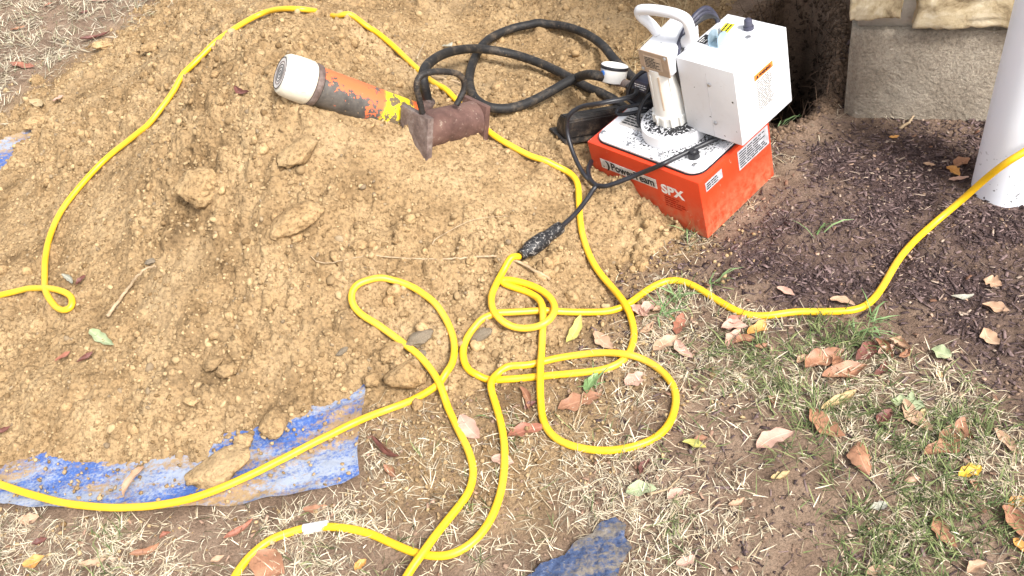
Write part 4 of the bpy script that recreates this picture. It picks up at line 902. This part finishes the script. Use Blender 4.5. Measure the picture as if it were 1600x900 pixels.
pp('collar', lathe_mesh('collar', [(.040, .0682), (.0475, .069), (.048, .074), (.0465, .082), (.0455, .0835), (.042, .084)], 40), M_SCALE, jack)
pp('body', lathe_mesh('body', [(.040, .0842), (.0432, .0855), (.0435, JL - .01), (.0415, JL + .02), (.035, JL + .024)], 48), M_JACK, jack)
pp('hose_port', lathe_mesh('hose_port', [(.016, .036), (.016, .062), (.013, .066)], 16, frame_z((0, 0, JL - .005), (1, 0, 0), (0, 0, 1))), M_SCALE, jack)

S0, S1 = depth_pt(646, 208, 2.145), depth_pt(746, 184, 2.26); SL = float(np.linalg.norm(S1 - S0))
SM = frame_z(S0, S1 - S0, (0.02, 0, 1)); spool = empty('steel_spool', mat=SM)
tag(spool, 'rusty steel spool with two square end plates and a black rebar handle on the mound', 'steel spool')
h_ = .050
pp('end_plate', box_mesh('end_plate', (-h_, -h_, 0), (h_, h_, .016), .002, 2), M_SCALE, spool)
pp('end_plate', box_mesh('end_plate', (-h_ * .86, -h_ * .86, SL - .014), (h_ * .86, h_ * .86, SL), .002, 2), M_RUST, spool)
pp('tube', lathe_mesh('tube', [(.044, .0162), (.046, .017), (.044, .021), (.042, SL - .02), (.0425, SL - .0155), (.0425, SL - .0142)], 40), M_RUST, spool)
sn = np.cross(S1 - S0, [0, 0, 1.0]); sn /= np.linalg.norm(sn); hp0 = (S0 + S1) / 2 - sn * (-.02)
hpx = [(660, 176), (655, 155), (651, 136), (655, 121), (672, 113), (695, 112), (716, 116), (725, 127), (725, 140), (719, 153), (713, 164)]
P = catmull([plane_pt(a, b, hp0, sn) for a, b in hpx], 12)
me = tube_mesh('handle', P, .0068 + .0008 * (np.arange(len(P)) % 3 == 0), 10); me.transform(SM.inverted()); put('handle', me, M_IRON, spool)

# iron block lying half under the pump
bA, bB = onsurf(886, 218, .012), onsurf(985, 200, .012); BM = frame(bA, bB - bA, np.cross([0, 0, 1.0], bB - bA)); blk = empty('iron_block', mat=BM)
tag(blk, 'black rusty iron angle block on the soil behind the left of the pump', 'iron block')
bm = bmesh.new(); prof = [(0, .0), (.05, .0), (.05, .030), (.038, .050), (.012, .054), (0, .046)]
v0 = [bm.verts.new((-.004, a, b)) for a, b in prof]; v1_ = [bm.verts.new((.155, a, b)) for a, b in prof]; bm.faces.new(v0); bm.faces.new(v1_[::-1])
for i in range(6): bm.faces.new((v0[i], v0[(i + 1) % 6], v1_[(i + 1) % 6], v1_[i]))
bmesh.ops.bevel(bm, geom=bm.edges[:], offset=.003, segments=2, affect='EDGES'); pp('bar', mesh_bm('bar', bm), M_IRON, blk)
pp('flange', box_mesh('flange', (-.012, -.012, -.008), (.15, .07, -.0005), .002, 2), M_IRON, blk)

# ------------------------------------------------------------------ hydraulic hose: from the jack, round behind the pump, looping back to the gauge
jp = Vector(JM @ Vector((.055, 0, JL - .004)))
P = [list(jp), list(Vector(jp) + Vector((.0, .0, .025)))] + [list(onsurf(a, b, dz)) for a, b, dz in [(660, 118, .10), (676, 94, .10), (706, 80, .085), (750, 76, .055), (800, 84, .035), (850, 101, .022), (895, 124, .016), (930, 143, .015), (958, 156, .016)]]
P += [lp(.225, .345, .05), lp(.262, .31, .055), lp(.285, .33, .085), lp(.265, .385, .12)]
P += [list(onsurf(a, b, dz)) for a, b, dz in [(957, 90, .055), (945, 74, .045), (920, 55, .03), (890, 43, .02), (858, 38, .016), (818, 40, .016), (785, 50, .016), (760, 64, .016), (745, 84, .016), (735, 110, .014), (734, 135, .014), (742, 154, .014), (762, 167, .016), (790, 170, .018), (822, 162, .022), (855, 146, .03), (885, 129, .04), (905, 120, .05)]] + [lp(*ql(928, 117, 0, .13)), lp(*ql(944, 121, 0, .160)), lp(*gq)]
P = smooth_path(catmull(P, 8), 4)
fz = surf(P[:, 0], P[:, 1], True) + .009; P[:, 2] = np.maximum(P[:, 2], fz); P = smooth_path(P, 4)
hose = put('hydraulic_hose', tube_mesh('hydraulic_hose', P, .0118, 14), M_HOSE)
tag(hose, 'thick black hydraulic hose looping from the jack to the gauge on the pump', 'hose')

# ------------------------------------------------------------------ yellow extension cords
CR = .0073
def cord(name, L_, label):      # a cord lies on top of the loose soil, dipping in where its height is given below it
    lf = [q[2] if len(q) > 2 else 0 for q in L_]; P = [[*onsurf(q[0], q[1], CR * .72 + l_), l_ * 2] for q, l_ in zip(L_, lf)]
    P = catmull(P, 9); lf = P[:, 3]; P = smooth_path(P[:, :3], 2); n_ = len(P)
    for it in range(3):
        fz = np.maximum.reduce([surf(P[:, 0] + a, P[:, 1] + b, True) for a, b in ((0, 0), (.004, 0), (-.004, 0), (0, .004), (0, -.004))]) + CR * .3
        P[:, 2] = np.where(lf > -.008, np.maximum(P[:, 2], fz), P[:, 2]); P = smooth_path(P, 7)
    arc = np.arange(n_) * .9; P[:, 0] += .0012 * perlin(arc * .11, arc * 0 + 3.3, 5); P[:, 1] += .0012 * perlin(arc * .11, arc * 0 + 7.7, 6)
    o = put(name, tube_mesh(name, P, CR, 14), M_YEL); tag(o, label, 'extension cord'); return o
K = .0135
cord('extension_cord', [(1960, 330), (1880, 220, .03), (1780, 150, .12), (1690, 180, .21), (1600, 238, .18), (1572, 254, .16), (1535, 284, .095), (1500, 315, .035), (1460, 348), (1425, 380), (1398, 415), (1378, 450), (1358, 475), (1330, 486), (1290, 487), (1240, 487), (1200, 494), (1165, 492), (1130, 475), (1095, 452), (1062, 438), (1035, 440), (1005, 458), (982, 475, .002), (960, 485), (925, 488), (880, 487), (835, 486), (790, 489), (757, 500), (733, 520), (723, 550), (730, 578), (752, 592), (785, 595), (830, 589), (880, 585), (930, 580), (965, 570), (985, 550), (991, 520), (986, 495, .004), (974, 470, K), (955, 448, .005), (932, 420), (915, 385), (906, 345), (904, 305), (902, 282, .002), (885, 266), (850, 255), (810, 234), (770, 212), (740, 182, .0), (712, 157), (680, 132), (645, 102), (615, 72), (590, 52), (565, 40), (532, 30, .001), (505, 20, -.03), (480, 15, .001), (445, 13), (410, 20), (370, 42), (335, 68), (300, 103), (275, 138), (250, 172), (228, 200), (195, 224), (165, 248), (130, 285), (100, 322), (80, 362), (70, 405), (70, 440, .004), (77, 467, .006), (90, 482, .008), (103, 485, .008), (114, 477, .008), (111, 462, .010), (92, 453, .018), (65, 450, .008), (35, 453), (0, 462), (-60, 480), (-160, 500)],
     'yellow extension cord from the drain pipe, passing behind the jack and round the mound')
bc = cord('extension_cord', [(812, 401, .004), (795, 414), (780, 434, .004), (769, 458, .006), (768, 478, .014), (778, 497, .016), (800, 511, .010), (828, 513, .010), (852, 505, .02), (866, 490, .022), (867, 476, .018), (852, 457, .012), (830, 445, .008), (800, 438, .004), (785, 438, .0), (786, 443, .0), (812, 452, .0), (835, 461, .002), (847, 475, .014), (849, 495, .010), (847, 530, .002), (845, 565, K), (844, 590, K), (845, 625), (848, 655), (862, 680), (890, 696), (930, 704), (975, 702), (1015, 690), (1043, 667), (1056, 638), (1055, 610), (1040, 585), (1010, 563), (980, 553, K), (945, 551, .004), (905, 554), (868, 560, 0), (830, 570), (795, 577, .002), (772, 588, .012), (766, 600, .012), (772, 625), (783, 660), (789, 700), (787, 745), (775, 795), (752, 835), (720, 861), (690, 869), (655, 866), (620, 853), (590, 838), (560, 829), (525, 823), (490, 823), (455, 831), (420, 845), (392, 867), (368, 897), (345, 960), (360, 1060), (440, 1110), (530, 1080), (590, 990), (635, 900, .006), (662, 862, K), (690, 824, .004), (718, 790), (735, 765), (740, 735), (733, 705), (716, 672), (700, 638), (690, 605, K), (672, 575, .006), (645, 548), (612, 522), (580, 502), (557, 485), (548, 464), (556, 445), (580, 437), (612, 437), (645, 448), (675, 470), (698, 500), (710, 535), (707, 570), (690, 596), (668, 613), (640, 627), (605, 640), (560, 657), (520, 677), (480, 697), (440, 718), (400, 738), (350, 761), (300, 779), (250, 789), (200, 793), (150, 792), (100, 786), (50, 773), (0, 757), (-60, 735), (-160, 690)],
     'yellow extension cord plugged into the black lead, looped on grass and across the tarp')
tA, tB = onsurf(474, 827, CR * .72), onsurf(513, 820, CR * .72)
Tm = frame_z(tA, tB - tA, (0, 0, 1)); tl = float(np.linalg.norm(tB - tA))
me = lathe_mesh('cord_tag', [(CR + .0012, 0), (CR + .0016, .001), (CR + .0016, tl - .001), (CR + .0012, tl)], 18, Tm, False); put('cord_tag', me, M_WINK, bc)
fl = frame(tA, tB - tA, Vector((.25, -1, -.35)))
tg = put('tag_flap', box_mesh('tag_flap', (0, .004, CR * .9), (tl, .026, CR * .9 + .0006), 0), M_WINK, bc, smooth=False); tg.data.transform(fl)
put('tag_print', strips('tag_print', Vector(fl @ Vector((tl * .15, .008, CR * .9 + .0008))), tB - tA, Vector((.25, -1, -.35)), tl * .7, .014, 3, (.6, 1), 3), M_INK, bc, smooth=False)

# ------------------------------------------------------------------ twigs and roots
def twig(name, pts, r, label, cat='twig'):
    P = smooth_path(catmull([onsurf(*q) if len(q) > 2 else onsurf(*q, r) for q in pts], 6), 1)
    P = P + rng.normal(0, r * .25, P.shape); rr = np.linspace(r, r * .5, len(P)); tag(put(name, tube_mesh(name, P, rr, 7), M_TWIG), label, cat)
twig('twig', [(168, 495), (182, 474), (200, 452), (214, 432, .02), (228, 419, .02), (243, 416, .012)], .0042, 'pale bent twig lying on the lower left of the mound')
twig('root', [(860, 436, .006), (825, 417, .008), (790, 402, .008), (760, 400, .006), (720, 403), (680, 405)], .0036, 'pale thick root running under the black plug', 'root')
twig('root', [(680, 405, .003), (650, 404, .006), (610, 402, .008), (575, 399), (540, 406), (510, 411), (495, 408), (485, 400)], .0018, 'thin pale rootlet trailing left across the middle of the mound', 'root')
twig('root', [(676, 400, .004), (677, 378, .01), (700, 362, .012), (730, 347, .01), (755, 340, .008), (800, 338, .006)], .0013, 'hair-thin rootlet arching up right of the mound middle', 'root')
twig('twig', [(652, 92, .01), (660, 72, .02), (665, 62, .03)], .0025, 'short dark twig standing behind the black hose arch')
twig('twig', [(1405, 200, .005), (1420, 191, .006), (1428, 182, .008)], .004, 'dark stick lying on the mulch at the foot of the concrete')
twig('twig', [(700, 118, .01), (690, 120, .01), (668, 117, .01), (715, 128, .008), (735, 140, .01)][::-1], .0022, 'pale thin root beside the rebar handle', 'root')
twig('twig', [(1012, 772, .006), (1030, 768, .006), (1045, 762, .007), (1062, 745, .006)], .0024, 'thin grey stick in the dry grass beside the pale green leaf')
twig('twig', [(895, 668, .006), (905, 640, .006), (912, 612, .007)], .0018, 'straight thin stalk crossing the big brown leaf inside the cord loop')

# ------------------------------------------------------------------ fallen leaves
def leaf_mesh(L_, W_, seed, curl, fold, twist, jag):
    r_ = random.Random(seed); nl, nw = 14, 6; V = []; uvs = []; asym = r_.uniform(-.12, .12); ph = r_.uniform(0, 6); pw = r_.uniform(.75, 1.0); fr = r_.uniform(4, 8)
    bx_ = 0.0; bz = 0.0; a = -curl * .5; pts = []
    for i in range(nl + 1): pts.append((bx_, bz, a)); bx_ += math.cos(a) * L_ / nl; bz += math.sin(a) * L_ / nl; a += curl / nl
    zs = min(p[1] for p in pts)
    for i in range(nl + 1):
        t = i / nl; hw = W_ / 2 * (math.sin(math.pi * t ** pw) ** .72 if 0 < t < 1 else 0.03) + .0006
        tw = twist * (t - .5)
        for j in range(nw + 1):
            s_ = j / nw * 2 - 1; e = 1 + jag * math.sin(fr * 3 * t + ph + s_ * 2) * abs(s_)
            y_ = s_ * hw * e * math.cos(fold * abs(s_)) + asym * L_ * math.sin(math.pi * t); z_ = abs(s_) ** 1.5 * hw * math.sin(fold)
            z_ += .06 * W_ * math.sin(fr * t * 2 + ph) * s_
            y2, z2 = y_ * math.cos(tw) - z_ * math.sin(tw), y_ * math.sin(tw) + z_ * math.cos(tw)
            x_, zb, aa = pts[i]; V.append((x_ - math.sin(aa) * z2, y2, zb - zs + math.cos(aa) * z2)); uvs.append((t, j / nw, 0))
    # stalk
    F = [(i * (nw + 1) + j, (i + 1) * (nw + 1) + j, (i + 1) * (nw + 1) + j + 1, i * (nw + 1) + j + 1) for i in range(nl) for j in range(nw)]
    V = np.array(V); V[:, 2] -= min(0, V[:, 2].min()); me = mesh_tri('fallen_leaf', V, np.array(F), np.array(uvs), 'LeafUV'); return me
def leaf(x0, y0, x1, y1, wpx, col, label, curl=.6, fold=.25, twist=.3, jag=.05, lift=.004, roll_=0.0):
    A = onsurf(x0, y0, lift); B = onsurf(x1, y1, lift); d = B - A; L_ = float(np.linalg.norm(d)); W_ = wpx * depth_of(A) / FOC * 1.12
    C_ = (A + B) / 2; e = .02; nx = -(surf(C_[0] + e, C_[1])[0] - surf(C_[0] - e, C_[1])[0]) / (2 * e); ny = -(surf(C_[0], C_[1] + e)[0] - surf(C_[0], C_[1] - e)[0]) / (2 * e)
    up_ = Vector((nx, ny, 1)).normalized(); xd = Vector(d).normalized(); yd = up_.cross(xd).normalized()
    Mx = frame(A, xd, yd) @ Matrix.Rotation(roll_, 4, 'X'); rl = random.Random(int(x0 * 3 + y1)); curl *= rl.uniform(.9, 1.7); twist += rl.uniform(-.5, .6); jag += rl.uniform(0, .12)
    o = put('fallen_leaf', leaf_mesh(L_, W_, int(x0 * 7 + y0), curl, fold * rl.uniform(.9, 1.5), twist, jag), M_LEAF[col]); o.matrix_world = Mx
    return tag(o, label, 'leaf', 'fallen leaves')
for a in [
 (1257, 578, 1320, 550, 36, 'brown', 'large orange-brown leaf curled over another on the right lawn', .7, .5),
 (1284, 590, 1356, 572, 34, 'brown', 'large purplish-brown leaf overlapped by the large orange-brown one', .5, .4),
 (1338, 566, 1362, 533, 26, 'maroon', 'dull brown leaf leaning behind the large overlapping pair', .4, .6),
 (1368, 532, 1396, 562, 20, 'brown', 'folded orange-brown leaf right of the large overlapping pair', .8, .9),
 (1388, 536, 1428, 550, 24, 'tan', 'crumpled tan leaf at the grass and mulch border', 1.2, .9),
 (1454, 548, 1487, 556, 26, 'pale', 'round pale green leaf on the mulch border', .3, .25),
 (1283, 644, 1339, 612, 19, 'cream', 'cream yellow pointed leaf on the right lawn', .5, .5),
 (1264, 640, 1320, 684, 29, 'brown', 'reddish-brown oval leaf below the cream pointed leaf', .3, .3),
 (1392, 630, 1446, 638, 26, 'pale', 'torn pale green leaf with holes in the green grass', .4, .2, .3, .4),
 (1412, 627, 1458, 676, 23, 'tan', 'tan oval leaf below the torn pale green leaf', .6, .35),
 (1375, 668, 1393, 640, 19, 'maroon', 'small dark brown leaf left of the tan oval leaf', .4, .4),
 (1443, 716, 1508, 656, 32, 'brown', 'big mottled brown leaf with a torn middle in the green grass', .5, .3, .3, .25),
 (1341, 690, 1358, 748, 31, 'brown', 'pinkish-brown leaf humped like a saddle on the bare trail', -1.1, -.5),
 (1183, 704, 1240, 676, 27, 'pink', 'pale pink flat leaf lying alone on the bare soil', .3, .2),
 (1498, 745, 1533, 729, 22, 'yellow', 'bright yellow-orange leaf in the lower right grass', .4, .4),
 (1516, 752, 1530, 768, 12, 'brown', 'tiny brown leaf touching the bright yellow one', .4, .4),
 (1460, 808, 1495, 857, 23, 'brown', 'brown pointed leaf low on the lower right lawn', .4, .4),
 (1567, 792, 1606, 845, 29, 'brown', 'large red-brown leaf cut off by the right picture edge', .4, .4),
 (1577, 796, 1605, 778, 18, 'orange', 'orange leaf behind the large leaf at the right edge', .4, .4),
 (1583, 842, 1612, 866, 14, 'orange', 'narrow orange leaf under the large leaf at the right edge', .4, .4),
 (1359, 796, 1388, 786, 14, 'grey', 'small grey-white leaf on the bare trail', .3, .3),
 (1412, 753, 1441, 747, 14, 'tan', 'arched tan leaf on the trail edge', -1.4, -.5),
 (1512, 898, 1542, 880, 18, 'tan', 'tan leaf at the bottom edge on the right', .4, .4),
 (1350, 897, 1400, 889, 16, 'tan', 'long tan leaf at the bottom edge of the trail', .3, .3),
 (1204, 752, 1238, 738, 15, 'cream', 'curled cream leaf left of the trail', 1.2, .6),
 (1127, 516, 1170, 512, 24, 'pink', 'pale pink leaf at the back of the cluster under the cord', .5, .4),
 (1138, 548, 1158, 516, 20, 'pink', 'pale pink upright leaf in front of the cluster under the cord', .5, .6),
 (1146, 538, 1180, 530, 18, 'brown', 'brown leaf tucked under the pink cluster', .6, .5),
 (1133, 504, 1166, 496, 17, 'red', 'dark red leaf touching the cord above the pink cluster', .4, .4),
 (1168, 524, 1196, 501, 20, 'orange', 'orange oval leaf right of the pink cluster', .4, .3),
 (1057, 524, 1066, 490, 16, 'red', 'narrow red leaf standing above the two tan leaves', .3, .3),
 (1021, 550, 1061, 526, 22, 'tan', 'tan leaf with its stalk touching the narrow red leaf', .4, .3),
 (1056, 534, 1083, 561, 17, 'pink', 'pinkish tan leaf right of the stalked tan leaf', .4, .4),
 (983, 482, 1014, 496, 20, 'pink', 'pink curled leaf where two cords cross', .9, .7),
 (1003, 494, 1025, 470, 20, 'pink', 'veined pink leaf behind the curled one at the cord crossing', .4, .4),
 (1000, 524, 1024, 504, 17, 'tan', 'folded tan leaf below the pink pair at the cord crossing', .9, .9),
 (885, 537, 907, 493, 15, 'olive', 'yellow-green narrow leaf on the soil beside the small cord loop', .3, .4),
 (929, 520, 959, 546, 19, 'tan', 'smooth tan leaf inside the right cord bend', .5, .3),
 (977, 602, 1009, 583, 24, 'pink', 'pale pink round leaf inside the oval cord loop', .3, .2),
 (872, 640, 942, 616, 27, 'brown', 'largest red-brown leaf lying flat inside the oval cord loop', .2, .2, .2, .2),
 (917, 617, 935, 584, 16, 'green', 'green leaf lying against the cord inside the oval loop', .4, .5),
 (813, 606, 828, 642, 13, 'brown', 'narrow brown leaf left of the straight cord run', .4, .5),
 (819, 640, 838, 628, 12, 'maroon', 'small dark leaf touching the narrow brown one', .4, .5),
 (793, 684, 852, 668, 23, 'red', 'red-brown leaf lying between two cord runs', .3, .3),
 (978, 772, 1026, 764, 24, 'pale', 'pale green pointed leaf on the bottom straw', .3, .2),
 (1043, 780, 1069, 766, 17, 'pink', 'small pink leaf right of the pale green pointed leaf', .3, .3),
 (1000, 742, 1016, 718, 11, 'maroon', 'small dark maroon leaf above the pale green pointed leaf', .6, .6),
 (1138, 793, 1166, 779, 14, 'tan', 'small curled tan leaf in the straw left of the trail', 1.2, .7),
 (1057, 883, 1086, 869, 16, 'pink', 'pink-brown leaf near the bottom edge beside the plastic scrap', .4, .4),
 (1066, 692, 1104, 700, 14, 'olive', 'olive leaf just right of the oval cord loop', .4, .4),
 (1084, 688, 1106, 684, 11, 'brown', 'little brown leaf above the olive leaf', .4, .4),
 (584, 690, 632, 722, 24, 'maroon', 'dark curled leaf with a maroon hollow beside the tarp corner', 1.0, 1.1),
 (719, 650, 750, 686, 24, 'pink', 'dusty pink leaf touching the cord below the crossing', .2, .2),
 (768, 716, 803, 724, 18, 'pink', 'dusty pink leaf under the long cord run', .2, .2),
 (396, 868, 444, 898, 46, 'brown', 'broad glossy red-brown leaf at the bottom edge under the cord', .2, .2),
 (474, 797, 512, 791, 13, 'brown', 'flat brown leaf just above the tagged cord', .3, .3),
 (555, 892, 573, 874, 14, 'orange', 'small orange leaf at the bottom near the cord crossing', .3, .3),
 (36, 884, 71, 870, 22, 'orange', 'yellow-orange leaf at the bottom left', .3, .3),
 (206, 872, 257, 850, 17, 'brown', 'wavy brown leaf in the straw under the tarp edge', .9, .7),
 (126, 884, 170, 874, 14, 'tan', 'long tan leaf left of the wavy brown leaf', .6, .5),
 (193, 776, 229, 727, 17, 'tan', 'long curled tan leaf standing on the blue tarp', -.9, .9, .8, .05, .012),
 (352, 846, 399, 812, 15, 'red', 'twisted red-brown leaf just below the tarp edge', .8, .8),
 (29, 812, 62, 806, 16, 'tan', 'pale tan leaf under the left end of the tarp', .3, .3),
 (50, 852, 76, 842, 14, 'maroon', 'dark brown leaf between the orange leaf and the tarp', .5, .5),
 (143, 519, 181, 541, 18, 'pale', 'pale green folded leaf on the lower left of the mound', .4, .5),
 (88, 566, 112, 550, 11, 'red', 'small red leaf on the left foot of the mound', .6, .5),
 (122, 568, 148, 550, 12, 'maroon', 'small purple leaf beside the small red one', .6, .6),
 (102, 432, 118, 447, 11, 'grey', 'grey curled leaf near the left cord end', .8, .7),
 (121, 447, 136, 430, 11, 'maroon', 'dark curled leaf next to the grey one near the left cord end', .8, .7),
 (126, 66, 176, 52, 9, 'maroon', 'long dark curled leaf on the back left edge of the mound', .8, .8),
 (15, 100, 56, 106, 12, 'red', 'red leaf on the far left lawn', .3, .3),
 (48, 158, 68, 168, 13, 'cream', 'round cream leaf on the left lawn at the foot of the mound', .3, .3),
 (82, 160, 101, 150, 9, 'pink', 'small pink leaf right of the round cream leaf', .6, .5),
 (17, 48, 40, 42, 8, 'brown', 'brown leaf on the far lawn near the left edge', .4, .4),
 (70, 11, 83, 4, 6, 'red', 'tiny red-brown leaf at the top left on the lawn', .4, .4),
 (124, 22, 138, 17, 6, 'maroon', 'tiny dark leaf near the top on the far lawn', .4, .4),
 (140, 4, 178, 2, 9, 'pink', 'pale pink leaf cut by the top edge on the far lawn', .4, .4),
 (1478, 262, 1500, 276, 16, 'orange', 'lower orange-brown leaf beside the drain pipe', .6, .4),
 (1490, 262, 1515, 248, 19, 'brown', 'upper orange-brown leaf beside the drain pipe', .6, .4),
 (1482, 282, 1514, 277, 8, 'pink', 'narrow pale leaf under the orange-brown pair by the pipe', .3, .3),
 (1486, 464, 1522, 461, 9, 'grey', 'narrow pale grey leaf on the mulch', .3, .3),
 (1297, 468, 1336, 477, 13, 'tan', 'tan leaf on the mulch just above the cord bend', .3, .3),
 (1214, 450, 1242, 463, 13, 'pink', 'pinkish leaf on the mulch left of the cord bend', .4, .4),
 (1442, 256, 1462, 259, 7, 'tan', 'small tan leaf left of the orange-brown pair by the pipe', .3, .3),
 (1389, 215, 1405, 212, 6, 'orange', 'small orange leaf on mulch near the concrete', .3, .3),
 (370, 138, 393, 146, 11, 'maroon', 'dark leaf half buried on top of the mound', .6, .5),
 (-6, 678, 19, 666, 11, 'maroon', 'dark leaf at the left edge on the mound foot', .6, .6),
 (1535, 440, 1566, 448, 24, 'tan', 'pale tan chip-like leaf on the mulch near the right edge', .5, .3, .2, .12),
 (1534, 478, 1578, 488, 20, 'tan', 'broken pale tan leaf on the right mulch', .5, .3, .4, .16),
 (1537, 515, 1562, 540, 22, 'tan', 'pale brown torn leaf on mulch right of the round green leaf', .5, .3, .4, .14),
 (1552, 672, 1592, 712, 16, 'tan', 'bent tan strip-like leaf at the right side', .5, .5),
 (1198, 620, 1212, 632, 12, 'brown', 'small brown leaf left of the cream pointed leaf', .5, .5),
 (1462, 585, 1474, 590, 12, 'cream', 'small cream leaf in the grass below the round green leaf', .5, .5),
 (1300, 560, 1330, 585, 20, 'brown', 'brown leaf peeking out from under the large overlapping pair', .6, .6),
 (1372, 556, 1398, 540, 16, 'pink', 'small pinkish leaf beneath the crumpled tan leaf at the border', .7, .8),
 (1404, 562, 1424, 545, 16, 'brown', 'little brown curled leaf right of the crumpled tan leaf', 1.2, .9),
 (1366, 590, 1384, 566, 14, 'maroon', 'dark leaf sunk in grass below the border drift', .6, .6),
 (1474, 690, 1492, 664, 20, 'tan', 'tan leaf lying across the big mottled brown leaf', .6, .5),
 (1500, 672, 1522, 690, 14, 'brown', 'small brown leaf right of the big mottled leaf', .8, .7),
 (1432, 655, 1446, 640, 12, 'cream', 'cream scrap of leaf right of the torn pale green leaf', .6, .5),
 (1246, 570, 1264, 556, 14, 'tan', 'small tan leaf left of the large overlapping pair', .9, .8),
 (1180, 545, 1202, 538, 11, 'brown', 'small brown leaf behind the orange oval leaf', .9, .7),
 (1020, 488, 1038, 478, 12, 'tan', 'little tan leaf beside the grass blades at the cord crossing', .7, .6),
 (600, 730, 622, 748, 14, 'brown', 'small brown leaf below the dark curled leaf by the tarp', .8, .7),
 (250, 842, 268, 832, 11, 'red', 'small red leaf above the wavy brown leaf', .7, .7),
 (330, 880, 352, 868, 13, 'tan', 'small tan leaf left of the broad glossy leaf at the bottom', .7, .6),
 (690, 75, 706, 68, 7, 'grey', 'small grey leaf on the flat soil behind the hose', .5, .5),
]: leaf(*a)
# small leaf scraps nobody could count
n = 900; x, y = pick(3500, (-1.5, 1.25, .6, 1.9), lambda x, y: np.minimum(1, dens(x, y) * .5 + .1 * (sdf(MULCHP, x, y) > 0))); x, y = x[:n], y[:n]; n = len(x)
t = rng.uniform(0, 1, (n, 1)); col = np.array([.16, .08, .05]) * (1 - t) + np.array([.46, .31, .22]) * t
V, F, c = bars(np.c_[x, y, ground_z(x, y) + .005], rng.uniform(0, 6.28, n), rng.normal(0, .4, n), rng.uniform(.005, .016, n), rng.uniform(.003, .008, n), np.full(n, .0006), col)
o = kind(put('leaf_scraps', mesh_tri('leaf_scraps', V, F, c), M_BLADE, smooth=False), 'stuff'); o['label'] = 'small brown leaf scraps strewn over lawn and mulch'; o['category'] = 'leaf litter'
